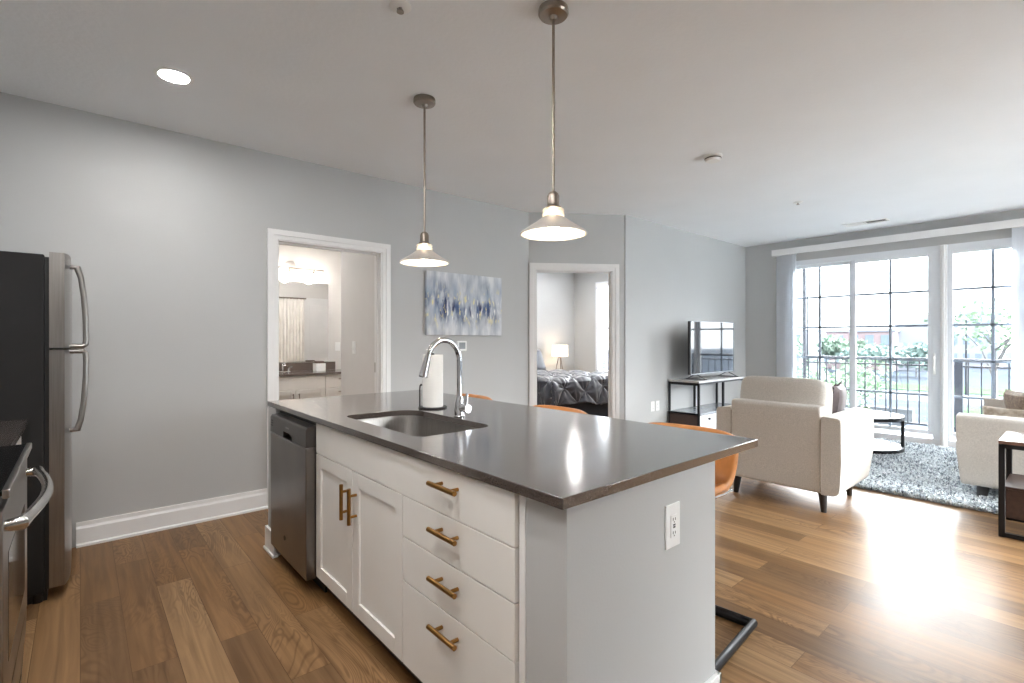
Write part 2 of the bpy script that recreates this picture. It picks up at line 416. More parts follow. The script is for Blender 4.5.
SCREEN = M('tv_screen', (30, 32, 36), .06, var=.02, spec=1.0, coat=1.0)
PLASTW = M('white_plastic', (236, 236, 234), .35, var=.01)
SLOT = M('slot_dark', (60, 58, 56), .6, var=.02)
LINEN = M('beige_linen', (194, 188, 180), .85, var=.16, vscale=170, bump=.5, bscale=500, sheen=.2)
LINENS = M('linen_seam', (150, 138, 122), .9, var=.08, vscale=60)
DWOOD = M('dark_wood', (58, 40, 34), .4, var=.25, vscale=6, stretch=(1, 8, 8))
ESPR = M('espresso_leg', (34, 28, 27), .4, var=.1)
LEATH = M('tan_leather', (196, 130, 72), .36, var=.16, vscale=14, bump=.2, bscale=240)
MAUVE = M('mauve_velvet', (88, 76, 77), .7, var=.12, vscale=30, sheen=.4)
FRINGE = M('dark_fringe', (62, 56, 58), .9, var=.2, vscale=60)
BROWNP = M('brown_weave', (142, 122, 106), .85, var=.3, vscale=50, bump=.4, bscale=160)
CREAMP = M('cream_pattern', (214, 204, 190), .85, rgb2=(168, 152, 134), vscale=26, bump=.3, bscale=160)
MARBLE = M('pale_stone', (158, 163, 168), .12, var=.05, vscale=4)
PAPER = M('paper_towel', (240, 238, 234), .9, var=.02, bump=.25, bscale=120)
SHAG = shag_mat()
SHAGB = M('rug_backing', (160, 168, 175), .9, var=.2, vscale=30)
GLASS = glass_mat('window_glass', (.97, .985, .99))
CGLASS = glass_mat('clear_glass', (.95, .95, .95), 1.5)
VANE = M('blind_vane', (236, 238, 242), .5, var=.01)
_t = VANE.node_tree; _o = [n for n in _t.nodes if n.type == 'OUTPUT_MATERIAL'][0]; _p = [n for n in _t.nodes if n.type == 'BSDF_PRINCIPLED'][0]
_tl = _t.nodes.new('ShaderNodeBsdfTranslucent'); _tl.inputs[0].default_value = (.93, .95, .97, 1); _mx = _t.nodes.new('ShaderNodeMixShader'); _mx.inputs[0].default_value = .5
_t.links.new(_p.outputs[0], _mx.inputs[1]); _t.links.new(_tl.outputs[0], _mx.inputs[2]); _t.links.new(_mx.outputs[0], _o.inputs[0])
SHADEM = M('shade_metal', (226, 220, 214), .42, .65, var=.04)
MUNT = M('backlit_grille', (142, 152, 166), .45, var=.02)  # blue-grey backlit shade put into the grille colour
VINYL = M('window_vinyl', (226, 229, 233), .35, var=.01)
RAILM = M('rail_paint', (34, 38, 46), .5, .2, var=.05)
BULBM = M('bulb_glow', (255, 244, 226), .4, emit=(255, 236, 208), estr=BULB, var=0)
LENS = M('downlight_lens', (255, 250, 242), .4, emit=(253, 251, 249), estr=CAN, var=0)
GLOBE = M('vanity_globe', (255, 246, 236), .4, emit=(255, 245, 232), estr=28.0, var=0)
ENAMEL = M('white_enamel', (240, 238, 234), .35, var=.01)
LAMPSH = M('lamp_shade_linen', (248, 240, 228), .8, emit=(255, 232, 204), estr=1.6, var=.02, vscale=80)
CHAR = M('charcoal_satin', (66, 67, 76), .42, var=.18, vscale=7, sheen=.5, bump=.1, bscale=60)
CHARD = M('charcoal_base', (46, 49, 56), .8, var=.12, vscale=40)
SHOWER = M('shower_cloth', (240, 236, 230), .8, rgb2=(220, 214, 208), vscale=5, stretch=(3, 3, 1.2))
MIRROR = M('mirror_silver', (245, 245, 245), .02, 1.0, var=.0)

# ------------------------------------------------------------------ room shell
H = 2.743
YB = 4.147; XW = 7.86; YT = 3.498
P0 = Vector((3.84, YB)); P1 = Vector((4.786, YT))
XK, YS, YN, T = -0.85, -2.8, 7.07, 0.12

def wall(name, a, b, thick, holes=(), mat=WALL, z1=H, z0=0.0):
    """Straight wall from a to b, thickness to the left of a->b; holes are (s0, s1, z0, z1)."""
    a, b = Vector(a), Vector(b); d = (b-a); Ln = d.length; ang = math.atan2(d.y, d.x)
    m = Matrix.Translation((a.x, a.y, 0)) @ Matrix.Rotation(ang, 4, 'Z'); w = MB()
    s = 0.0
    for (s0, s1, h0, h1) in sorted(holes):
        if s0 > s: w.box(s, s0, 0, thick, z0, z1, rot=m)
        if h0 > z0: w.box(s0, s1, 0, thick, z0, h0, rot=m)
        if h1 < z1: w.box(s0, s1, 0, thick, h1, z1, rot=m)
        s = s1
    if s < Ln: w.box(s, Ln, 0, thick, z0, z1, rot=m)
    return struct(w.build(name, mat, smooth=0))

fl = MB(); fl.box(XK-.2, XW+.12, YS-.2, YN+.2, -.12, 0)
struct(fl.build('floor', FLOOR, smooth=0), 'brown wood plank floor running through the whole flat', 'floor')
ce = MB(); ce.box(XK-.2, XW+.12, YS-.2, YN+.2, H, H+.12)
struct(ce.build('ceiling', CEIL, smooth=0), 'flat pale grey painted ceiling', 'ceiling')
BD0, BD1, DH = 1.172, 2.04, 2.075        # bathroom door opening in the back wall
wall('wall_back', (XK, YB), (P0.x+.05, YB), T, [(BD0-XK, BD1-XK, 0, DH)])
ANG = P1-P0; AL = ANG.length; AU = ANG.normalized(); AA = math.atan2(ANG.y, ANG.x)
BR0, BR1 = 0.092, 0.972
wall('wall_angled', P0, P1, T, [(BR0, BR1, 0, DH+.01)])
wall('wall_right', (P1.x-.02, YT), (XW, YT), T)
WB, WT_ = 0.05, 2.44
wall('wall_window', (XW, YN+.1), (XW, YS), T, [(YN+.1-6.49, YN+.1-4.5, .62, 2.45), (YN+.1-2.93, YN+.1-.27, WB-.05, WT_)])
wall('wall_kitchen', (XK, YS), (XK, YN+.1), T)
wall('wall_behind', (XW, YS), (XK, YS), T, [(XW-7.7, XW-3.2, .05, 2.5)])  # opening cut for the added fill window
wall('wall_bedroom_end', (3.72, YN), (XW, YN), T)
wall('wall_bathroom_end', (XK, YN), (3.84, YN), T, mat=WARMW)
wall('wall_between', (3.96, YB+.12), (3.96, YN), T)
wall('wall_bathroom_stub', (2.05, 5.08), (2.05, YB+T), T, mat=WARMW)
wall('wall_bathroom_closet', (2.17, 5.08), (3.84, 5.08), -T, mat=WARMW)

# baseboards
def baseboard(name, a, b, thick=.016):
    a, b = Vector(a), Vector(b); d = b-a; m = Matrix.Translation((a.x, a.y, 0)) @ Matrix.Rotation(math.atan2(d.y, d.x), 4, 'Z')
    w = MB(); Ln = d.length
    prof = [(0, 0), (-thick-.010, 0), (-thick-.010, .014), (-thick, .022), (-thick, .112), (-thick*.55, .128), (-thick*.45, .152), (0, .152)]
    b_ = bmesh.new()
    v0 = [b_.verts.new((0, y, z)) for y, z in prof]; v1 = [b_.verts.new((Ln, y, z)) for y, z in prof]
    b_.faces.new(v0); b_.faces.new(list(reversed(v1)))
    for i in range(len(prof)): b_.faces.new((v0[i], v1[i], v1[(i+1) % len(prof)], v0[(i+1) % len(prof)]))
    bmesh.ops.recalc_face_normals(b_, faces=b_.faces); bmesh.ops.transform(b_, matrix=m, verts=b_.verts)
    w._merge(b_)
    return struct(w.build(name, TRIM, smooth=0))
baseboard('baseboard_back', (-.02, YB), (BD0-.083, YB))
baseboard('baseboard_middle', (BD1+.083, YB), (P0.x-.02, YB))
baseboard('baseboard_right', (P1.x+.02, YT), (XW-.02, YT))
baseboard('baseboard_window', (XW, YT-.02), (XW, 2.95))
baseboard('baseboard_bathroom', (2.05, YB+T), (2.05, 5.08))

# door casings with jambs
def casing(name, org, ang, s0, s1, h, cw=.083):
    m = Matrix.Translation((org[0], org[1], 0)) @ Matrix.Rotation(ang, 4, 'Z'); w = MB()
    for y0, y1, k in ((-.014, 0, 0), (-.022, -.010, .034)):
        w.box(s0-cw, s0-k-.006, y0, y1, 0, h+k+.008, bev=.002, rot=m); w.box(s1+k+.006, s1+cw, y0, y1, 0, h+k+.008, bev=.002, rot=m)
        w.box(s0-cw, s1+cw, y0, y1, h+k+.006, h+cw, bev=.002, rot=m)
    w.box(s0-.018, s0+.002, -.006, T+.006, 0, h, rot=m); w.box(s1-.004, s1+.016, -.006, T+.006, 0, h, rot=m)
    w.box(s0, s1, -.006, T+.006, h-.002, h+.018, rot=m)
    w.box(s0+.002, s0+.013, .05, .085, 0, h-.002, rot=m); w.box(s1-.015, s1-.004, .05, .085, 0, h-.002, rot=m); w.box(s0+.013, s1-.015, .05, .085, h-.013, h-.002, rot=m)
    return struct(w.build(name, TRIM))
casing('trim_1', (0, YB), 0, BD0, BD1, DH)
casing('trim_2', P0, AA, BR0, BR1, DH+.01)
hg = MB(); hg.box(BD1-.0075, BD1-.0035, YB+.092, YB+.118, 1.00, 1.09, bev=.001)
tag(hg.build('door_hinge', NICKEL), 'small nickel hinge plate on the right jamb of the bathroom doorway', 'hinge')

# ------------------------------------------------------------------ windows of the living room
def sash(mb, gm, pm, y0, y1, z0, z1, x, cols, rows, st=.055):
    """Frame rails into mb, grille into gm, pane into pm; glass spans y0..y1, z0..z1."""
    mb.box(x-.025, x+.025, y0-st, y0, z0-st, z1+st, bev=.004); mb.box(x-.025, x+.025, y1, y1+st, z0-st, z1+st, bev=.004)
    mb.box(x-.025, x+.025, y0, y1, z1, z1+st, bev=.004); mb.box(x-.025, x+.025, y0, y1, z0-st, z0, bev=.004)
    for i in range(1, cols): gm.box(x-.008, x+.008, y0+(y1-y0)*i/cols-.014, y0+(y1-y0)*i/cols+.014, z0, z1)
    for j in range(1, rows): gm.box(x-.008, x+.008, y0, y1, z0+(z1-z0)*j/rows-.013, z0+(z1-z0)*j/rows+.013)
    pm.box(x+.010, x+.014, y0, y1, z0, z1)
GZ0, GZ1 = .19, 2.325
w1 = thing('window_1', 'white sliding patio door with two gridded glass panels', 'patio door', (XW, 2.0, 0)); w1['kind'] = 'structure'
f = MB(); 
f.box(XW+.0, XW+.115, 1.165, 2.935, 2.37, 2.445, bev=.004); f.box(XW, XW+.115, 1.165, 2.935, 0.0, .09, bev=.004)
f.box(XW, XW+.115, 1.165, 1.235, .09, 2.37, bev=.003); f.box(XW, XW+.115, 2.90, 2.935, .09, 2.37, bev=.003)
f.build('frame', VINYL, w1)
for k, (y0, y1, x) in enumerate(((1.283, 2.037, XW+.03), (2.12, 2.85, XW+.075))):
    sm, gm, pm = MB(), MB(), MB(); sash(sm, gm, pm, y0, y1, GZ0, GZ1, x, 2, 5, st=.054)
    so = sm.build('sash', VINYL, w1); gm.build('grille', MUNT, so); pm.build('pane', GLASS, so)
    if k == 0:
        h_ = MB(); h_.box(XW-.012, XW+.006, 1.206, 1.232, .87, 1.13, bev=.006, seg=3); h_.tube([(XW-.012, 1.219, .91), (XW-.045, 1.219, .93), (XW-.045, 1.219, 1.07), (XW-.012, 1.219, 1.09)], .009, n=8)
        h_.build('handle', PLASTW, so)
w2 = thing('window_2', 'white fixed gridded window right of the patio door', 'window', (XW, .7, 0)); w2['kind'] = 'structure'
f = MB(); f.box(XW, XW+.115, .272, 1.10, 2.365, 2.445, bev=.004); f.box(XW, XW+.115, .272, 1.10, 0.0, .09, bev=.004)
f.box(XW, XW+.115, .272, .30, .09, 2.365, bev=.003); f.box(XW, XW+.115, 1.075, 1.10, .09, 2.365, bev=.003)
f.build('frame', VINYL, w2)
sm, gm, pm = MB(), MB(), MB(); sash(sm, gm, pm, .36, 1.05, GZ0, GZ1, XW+.03, 2, 5, st=.05)
so = sm.build('sash', VINYL, w2); gm.build('grille', MUNT, so); pm.build('pane', GLASS, so)
tr = MB(); tr.box(XW-.02, XW+.115, 1.10, 1.165, 0, 2.44, bev=.006); tr.box(XW-.04, XW-.02, 1.115, 1.15, 0, 2.44, bev=.012, seg=3)
struct(tr.build('trim_3', TRIM))
# valance and vertical blinds
va = MB(); va.box(XW-.13, XW-.115, .1, 3.06, 2.528, 2.618, bev=.003); va.box(XW-.115, XW, .1, 3.06, 2.603, 2.618, bev=.002); va.box(XW-.115, XW, 3.045, 3.06, 2.528, 2.603)
tag(va.build('blind_valance', TRIM), 'long white valance box above the patio door and window', 'valance')
def vane_stack(label, y0, y1, n, ang):
    b = thing('vertical_blind', label, 'blind', (XW-.06, (y0+y1)/2, 0), 'vertical blinds on the glass doors')
    hd = MB(); hd.box(XW-.085, XW-.035, y0-.01, y1+.01, 2.53, 2.57, bev=.004); hd.build('head_rail', PLASTW, b)
    for i in range(n):
        y = y0+.03+(y1-y0-.06)*i/(n-1); a = ang+random.Random(i).uniform(-.12, .12)
        v = MB(); m = Matrix.Translation((XW-.06, y, 0)) @ Matrix.Rotation(a, 4, 'Z')
        v.prism([(-.044, -.001), (-.02, .004), (.02, .004), (.044, -.001), (.044, .001), (.02, .006), (-.02, .006), (-.044, .001)], 'z', .04, 2.53)
        bmesh.ops.transform(v.bm, matrix=m, verts=v.bm.verts)
        v.build('vane', VANE, b)
vane_stack('white vertical blind drawn back left of the patio door', 2.755, 3.015, 8, 1.15)
vane_stack('white vertical blind drawn back at the right window edge', .26, .535, 8, 1.95)

# bedroom window
w3 = thing('window_3', 'bright bedroom window behind white horizontal blinds', 'window', (XW, 5.8, .62)); w3['kind'] = 'structure'
f = MB(); f.box(XW-.012, XW+.12, 4.5, 4.56, .62, 2.45); f.box(XW-.012, XW+.12, 6.43, 6.49, .62, 2.45); f.box(XW-.012, XW+.12, 4.56, 6.43, 2.39, 2.45); f.box(XW-.02, XW+.12, 4.56, 6.43, .62, .68); f.box(XW+.05, XW+.09, 4.56, 6.43, 1.5, 1.55)
f.build('frame', VINYL, w3)
pm = MB(); pm.box(XW+.06, XW+.064, 4.56, 6.43, .68, 2.39); pm.build('pane', GLASS, w3)
bl = thing('horizontal_blind', 'white slatted blind hanging over the bedroom window', 'blind', (XW-.03, 5.5, .7))
hb = MB(); hb.box(XW-.06, XW-.015, 4.54, 6.45, 2.36, 2.42, bev=.004); hb.build('head_rail', PLASTW, bl)
sl = MB()
for i in range(40):
    z = .72+i*.0415; m = Matrix.Translation((XW-.038, 5.5, z)) @ Matrix.Rotation(.15, 4, 'Y')
    sl.box(-.024, .024, -.94, .94, -.0012, .0012, rot=m)
sl.build('slats', VANE, bl)

# added unseen window behind the camera, lets in fill daylight
for nm, lb, x0, x1, z0, z1, n_ in (('fill_window', 'wide glazed opening added behind the living area, unseen, for fill light', 3.2, 7.7, .05, 2.5, 5),):
    w_s = thing(nm, lb, 'window', ((x0+x1)/2, YS, z0)); w_s['kind'] = 'structure'
    f = MB(); f.box(x0, x1, YS-.12, YS, z0, z0+.06); f.box(x0, x1, YS-.12, YS, z1-.06, z1)
    for k in range(n_+1):
        xc = x0+.03+(x1-x0-.06)*k/n_; f.box(xc-.03, xc+.03, YS-.12, YS, z0+.06, z1-.06)
    f.build('frame', VINYL, w_s)
    pm = MB(); pm.box(x0+.06, x1-.06, YS-.062, YS-.058, z0+.06, z1-.06); pm.build('pane', GLASS, w_s)
# ------------------------------------------------------------------ kitchen island
# half wall wrapping the island's two ends and back
hw = MB()
hw.box(.915, 1.669, .848, 1.022, 0, .884); hw.box(1.53, 1.669, 1.022, 3.34, 0, .884); hw.box(.885, 1.53, 3.185, 3.34, 0, .884)
struct(hw.build('wall_island', WALL, smooth=0), 'grey painted half wall wrapping the ends and back of the kitchen island', 'wall')
bi = MB()
for (x0, x1, y0, y1) in ((.90, 1.685, .832, .848), (.90, .915, .848, 1.022), (1.669, 1.685, .832, 3.356), (.87, 1.685, 3.34, 3.356), (.869, .885, 3.17, 3.356)):
    bi.box(x0, x1, y0, y1, 0, .142, bev=.003); bi.box(x0-.009, x1+.009, y0-.009, y1+.009, 0, .016, bev=.004)
struct(bi.build('baseboard_island', TRIM))
ti = MB(); ti.box(.911, .917, .998, 1.0225, .10, .884, bev=.002)
struct(ti.build('trim_4', TRIM))
# worktop with sink cut-out
sinkpoly = round_poly([(1.005, 1.715), (1.395, 1.755), (1.395, 2.43), (1.005, 2.47)], [.07, .10, .16, .07], 6)
sinkpoly = round_poly([(1.005, 1.72), (1.395, 1.735), (1.395, 2.455), (1.005, 2.475)], [.06, .075, .15, .075], 6)
def slab_with_hole(outer, hole, z0, z1):
    b = bmesh.new()
    def ring(pts, z): return [b.verts.new((x, y, z)) for x, y in pts]
    for z in (z0, z1):
        vs = ring(outer, z); hs = ring(hole, z)
        es = [b.edges.new((vs[i], vs[(i+1) % len(vs)])) for i in range(len(vs))]+[b.edges.new((hs[i], hs[(i+1) % len(hs)])) for i in range(len(hs))]
        bmesh.ops.triangle_fill(b, use_beauty=True, edges=es)
        if z == z0: v0, h0 = vs, hs
        else: v1, h1 = vs, hs
    for A, B in ((v0, v1), (h0, h1)):
        for i in range(len(A)): b.faces.new((A[i], A[(i+1) % len(A)], B[(i+1) % len(A)], B[i]))
    bmesh.ops.recalc_face_normals(b, faces=b.faces)
    return b
ct = MB(); ct._merge(slab_with_hole([(.885, .833), (1.982, .833), (1.982, 3.364), (.885, 3.364)], sinkpoly, .885, .914))
o = ct.build('island_countertop', QUARTZ)
bv = o.modifiers.new('eased_edge', 'BEVEL'); bv.width = .002; bv.segments = 2; bv.limit_method = 'ANGLE'
tag(o, 'brownish grey quartz countertop covering the kitchen island', 'countertop')
# sink
sk = thing('kitchen_sink', 'undermount stainless steel sink set into the island countertop', 'sink', (1.2, 2.09, .68))
def inset(pts, d):
    c = Vector((sum(p[0] for p in pts)/len(pts), sum(p[1] for p in pts)/len(pts)))
    return [tuple(c+(Vector(p)-c)*(1-d/.30)) for p in pts]
b = bmesh.new(); rings = []
for d, z in ((-.02, .8845), (0, .8845), (.003, .87), (.012, .74), (.03, .705), (.06, .695), (.2, .69)):
    rings.append([b.verts.new((x, y, z)) for x, y in inset(sinkpoly, d)])
for A, B in zip(rings[:-1], rings[1:]):
    for i in range(len(A)): b.faces.new((A[i], A[(i+1) % len(A)], B[(i+1) % len(A)], B[i]))
b.faces.new(rings[-1]); bmesh.ops.recalc_face_normals(b, faces=b.faces)
for fc in b.faces: fc.normal_flip()
q = MB(); q._merge(b); o = q.build('bowl', STEEL, sk); sd = o.modifiers.new('gauge', 'SOLIDIFY'); sd.thickness = .0015; sd.offset = -1
dr = MB(); dr.lathe([(0, .6925), (.03, .6925), (.042, .695), (.045, .693), (.045, .690)], (1.22, 2.10, 0), 24); dr.build('drain', CHROME, sk)
# faucet
FX, FY = 1.43, 2.052
fa = thing('kitchen_faucet', 'chrome gooseneck pull-down faucet behind the island sink', 'faucet', (FX, FY, .914))
q = MB(); q.lathe([(0, .914), (.027, .914), (.028, .920), (.025, .926), (.024, .985), (.019, 1.005), (.0135, 1.02), (.0135, 1.03), (0, 1.03)], (FX, FY, 0), 24); q.build('base', CHROME, fa)
arc = [(FX, FY, 1.02), (FX, FY, 1.12), (FX, FY, 1.19)]
R_ = .092
for i in range(1, 15):
    a = PI*i/14*.90; arc.append((FX-R_+R_*math.cos(a), FY, 1.19+R_*1.17*math.sin(a)))
q = MB(); q.tube(arc, .0142, n=14); q.build('spout', CHROME, fa)
e = Vector(arc[-1]); q = MB(); q.tube([e+Vector((.004, 0, .012)), e+Vector((-.004, 0, -.015)), e+Vector((-.017, 0, -.06)), e+Vector((-.028, 0, -.098)), e+Vector((-.029, 0, -.102))], [.0135, .0155, .0195, .0225, .019], n=18); q.build('spray_head', CHROME, fa)
q = MB(); q.cyl((FX, FY-.018, .962), (FX, FY-.062, .962), .018, .021, 20); q.lathe([(0, -.066), (.02, -.066), (.022, -.05), (.021, -.02), (0, -.02)], (FX, FY-.012, .962), 20, 'y'); q.tube([(FX, FY-.055, .975), (FX+.002, FY-.058, 1.0), (FX+.004, FY-.062, 1.035)], [.009, .008, .007], n=10); q.build('lever_handle', CHROME, fa)
# cabinet
IX, IXF = .92, .90
ic = thing('island_cabinet', 'white island cabinet with two doors, drawers and brass bar pulls', 'cabinet', (1.2, 1.8, 0))
q = MB(); q.box(IX, 1.525, 1.027, 1.66, .10, .884); q.box(IX, 1.525, 1.66, 1.70, .10, .884); q.box(IX, 1.525, 2.51, 2.553, .10, .884); q.box(IX, .955, 1.70, 2.51, .10, .875); q.box(1.50, 1.525, 1.70, 2.51, .10, .884); q.box(.955, 1.50, 1.70, 2.51, .10, .12)
q.build('carcass', CABW, ic)
q = MB(); q.box(IX+.05, IX+.06, 1.027, 2.553, 0, .10); q.build('toe_kick', M('toe_dark', (70, 56, 46), .6), ic)
def pull(parent, c, axis, ln=.155):
    """Bar pull standing off the cabinet front (front faces -x)."""
    d = Vector((0, 1, 0)) if axis == 'y' else Vector((0, 0, 1)); c = Vector(c); w = MB()
    w.tube([c-d*ln/2+Vector((-.034, 0, 0)), c+d*ln/2+Vector((-.034, 0, 0))], .0082, n=14)
    for k in (-1, 1): w.cyl(c+d*k*ln*.29, c+d*k*ln*.29+Vector((-.032, 0, 0)), .0062, n=10)
    return w.build('handle', BRASS, parent)
q = MB(); q.box(IXF, IX, 1.028, 2.551, .728, .878, bev=.002); o = q.build('drawer', CABW, ic); pull(o, (IXF, 1.345, .827), 'y')
for z0, z1, hz in ((.576, .724, .675), (.414, .572, .513), (.105, .410, .354)):
    q = MB(); q.box(IXF, IX, 1.028, 1.655, z0, z1, bev=.002); o = q.build('drawer', CABW, ic); pull(o, (IXF, 1.345, hz), 'y')
for y0, y1, hy in ((1.659, 2.103, 2.063), (2.107, 2.551, 2.147)):
    q = MB(); r_ = .062
    q.box(IXF, IX, y0, y0+r_, .105, .724, bev=.002); q.box(IXF, IX, y1-r_, y1, .105, .724, bev=.002)
    q.box(IXF, IX, y0+r_, y1-r_, .105, .105+r_, bev=.002); q.box(IXF, IX, y0+r_, y1-r_, .724-r_, .724, bev=.002)
    q.box(IXF+.009, IX, y0+r_-.004, y1-r_+.004, .16, .67)
    o = q.build('door', CABW, ic); pull(o, (IXF, hy, .585), 'z', .155)
# dishwasher
dw = thing('dishwasher', 'stainless steel dishwasher built into the island beside the white cabinet', 'dishwasher', (1.15, 2.87, 0))
q = MB(); q.box(.905, 1.45, 2.562, 3.172, .10, .872); q.build('tub', BLACKP, dw)
q = MB(); q.box(.95, .96, 2.562, 3.172, .0, .10); q.build('toe_kick', BLACKP, dw)
q = MB(); q.box(.853, .905, 2.562, 3.174, .088, .752, bev=.006, seg=3); o = q.build('door', DSTEEL, dw)
q = MB(); q.lathe([(0, -.002), (.013, -.002), (.013, .001), (0, .001)], (.852, 2.90, .205), 20, 'x'); q.build('badge', BLACKP, o)
q = MB(); prof = [(.853, .756), (.853, .842), (.862, .856), (.905, .862), (.905, .756)]
q.prism(prof, 'y', 2.562, 2.78); q.prism(prof, 'y', 2.93, 3.174); q.prism([(.853, .79), (.853, .842), (.862, .856), (.905, .862), (.905, .756), (.89, .756), (.878, .79)], 'y', 2.78, 2.93)
o = q.build('control_panel', M('slate_panel', (96, 92, 90), .3, .8, var=.1), dw)
q = MB()
for k in range(3): q.box(.8515, .8535, 3.125, 3.16, .795+k*.014, .800+k*.014)
q.build('vent', BLACKP, o)
q = MB(); q.box(.8522, .8532, 2.83, 2.885, .812, .820); q.build('print', M('grey_print', (150, 146, 142), .5), o)
# outlet on the island end
def outlet(label, c, axis, w=.075, h=.122, gfci=True, group=None, switch=False):
    """Wall plate; axis is the outward normal: '-y', '-x'."""
    t_ = thing('light_switch' if switch else 'wall_outlet', label, 'switch' if switch else 'outlet', c, group)
    def bx(m, u0, u1, d0, d1, z0, z1, bev=0.0):
        if axis == '-y': m.box(c[0]+u0, c[0]+u1, c[1]-d1, c[1]-d0, c[2]+z0, c[2]+z1, bev=bev)
        else: m.box(c[0]-d1, c[0]-d0, c[1]+u0, c[1]+u1, c[2]+z0, c[2]+z1, bev=bev)
    m = MB(); bx(m, -w/2, w/2, 0, .006, -h/2, h/2, .0025); bx(m, -.017, .017, .006, .009, -.034, .034, .001); m.build('plate', PLASTW, t_)
    m = MB()
    if switch: bx(m, -.012, .012, .009, .013, -.028, .004)
    else:
        for z in (-.021, .021):
            m = MB(); bx(m, -.0075, -.0045, .0088, .0094, z-.004, z+.005); bx(m, .0045, .0075, .0088, .0094, z-.004, z+.004); bx(m, -.002, .002, .0088, .0094, z-.011, z-.007); m.build('socket', SLOT, t_)
        m = MB()
        if gfci: bx(m, -.006, .006, .0088, .0096, -.006, -.001); bx(m, -.006, .006, .0088, .0096, .001, .006)
    if switch or gfci: m.build('rocker' if switch else 'usb_port', PLASTW if switch else SLOT, t_)
outlet('white double socket plate on the grey end of the island', (1.393, .848, .722), '-y', .079, .135)
outlet('white outlet plate low on the wall, nearer the bedroom door', (5.315, YT, .478), '-y', gfci=False)
outlet('white outlet plate low on the wall, nearer the media console', (5.42, YT, .478), '-y', gfci=False)
outlet('white switch plate just inside the bathroom doorway', (2.05, 4.75, 1.22), '-x', switch=True)
outlet('white switch plate on the far bathroom wall beside the mirror', (2.80, YN, 1.20), '-y', switch=True)
# paper towel
PX, PY = 1.505, 2.42
ph = thing('paper_towel_holder', 'black wire paper towel holder standing on the island countertop', 'paper towel holder', (PX, PY, .914))
q = MB(); q.lathe([(0, .914), (.08, .914), (.081, .918), (.078, .922), (0, .922)], (PX, PY, 0), 36); q.build('base', BLACKM, ph)
q = MB(); q.cyl((PX, PY, .92), (PX, PY, 1.222), .008, n=12); q.build('post', BLACKM, ph)
a_ = Vector((-.7559, .6547, 0))*.074
q = MB(); q.tube([Vector((PX, PY, .918))+a_, Vector((PX, PY, 1.02))+a_, Vector((PX, PY, 1.04))+a_*.97, Vector((PX, PY, 1.046))+a_*.9, Vector((PX, PY, 1.04))+a_*.83], .004, n=8); q.build('tension_arm', BLACKM, ph)
q = MB(); q.lathe([(.019, .9225), (.056, .9225), (.0575, .926), (.0575, 1.210), (.056, 1.214), (.019, 1.214)], (PX, PY, 0), 40, closed=True)
tag(q.build('paper_towel_roll', PAPER), 'white paper towel roll standing on its holder by the faucet', 'paper towel')

# ------------------------------------------------------------------ bar stools
def make_stool():
    st = thing('bar_stool', 'tan leather stool', 'stool', (0, 0, 0), 'tan leather bar stools along the island')
    prof = [(.20, .615), (.17, .635), (.06, .628), (-.06, .618), (-.14, .622), (-.195, .665), (-.222, .735), (-.238, .82), (-.248, .882)]
    def pt(t):
        k = t*(len(prof)-1); i = min(int(k), len(prof)-2); f_ = k-i
        return prof[i][0]*(1-f_)+prof[i+1][0]*f_, prof[i][1]*(1-f_)+prof[i+1][1]*f_
    def fn(u, v):
        y, z = pt(v); s_ = 2*u-1; k = max(0, min(1, (v-.45)/.4))
        wd = .248*(1-.10*(1-k))
        y2 = y+.055*k*abs(s_)**2.4; z2 = z+.035*(1-k)*abs(s_)**3 - .022*k*abs(s_)**5
        return Vector((s_*wd, y2, z2))
    q = MB(); q.grid(fn, 14, 20); o = q.build('seat_shell', LEATH, st, smooth=80)
    sd = o.modifiers.new('padding', 'SOLIDIFY'); sd.thickness = .038; sd.offset = 0
    b_ = o.modifiers.new('soft_edge', 'BEVEL'); b_.width = .012; b_.segments = 3; b_.limit_method = 'ANGLE'; b_.angle_limit = 1.0
    for s_ in (0, 1):
        q = MB(); q.tube([fn(s_, v/14)+Vector(((s_*2-1)*.018, 0, -.012)) for v in range(1, 8)], .008, n=8); q.build('side_rail', CHROME, st)
    hw_, yb, yf = .288, -.262, .235
    q = MB()
    q.tube([(hw_, yf, .02), (hw_, yb, .02), (-hw_, yb, .02), (-hw_, yf, .02)], .017, n=12)
    q.build('base', BLACKM, st)
    for s_ in (-1, 1):
        q = MB(); q.tube([(s_*hw_, yf-.002, .02), (s_*hw_, yf+.012, .3), (s_*(hw_-.05), yf-.03, .56), (s_*.17, yf-.08, .588), (s_*.16, -.10, .584)], .015, n=12); q.build('leg', BLACKM, st)
    q = MB(); q.cyl((-hw_, yf+.01, .25), (hw_, yf+.01, .25), .012, n=12); q.build('footrest', BLACKM, st)
    return st
st0 = make_stool()
for i, (x, y, a, lb) in enumerate(((2.0, 1.25, 95, 'tan leather bar stool at the near corner of the island'),
                                   (2.02, 2.135, 90, 'tan leather bar stool in the middle behind the island'),
                                   (2.02, 3.02, 88, 'tan leather bar stool at the far end behind the faucet'))):
    o = st0 if i == 0 else copy_tree(st0)
    o.location = (x, y, 0); o.rotation_euler = (0, 0, math.radians(a)); o['label'] = lb

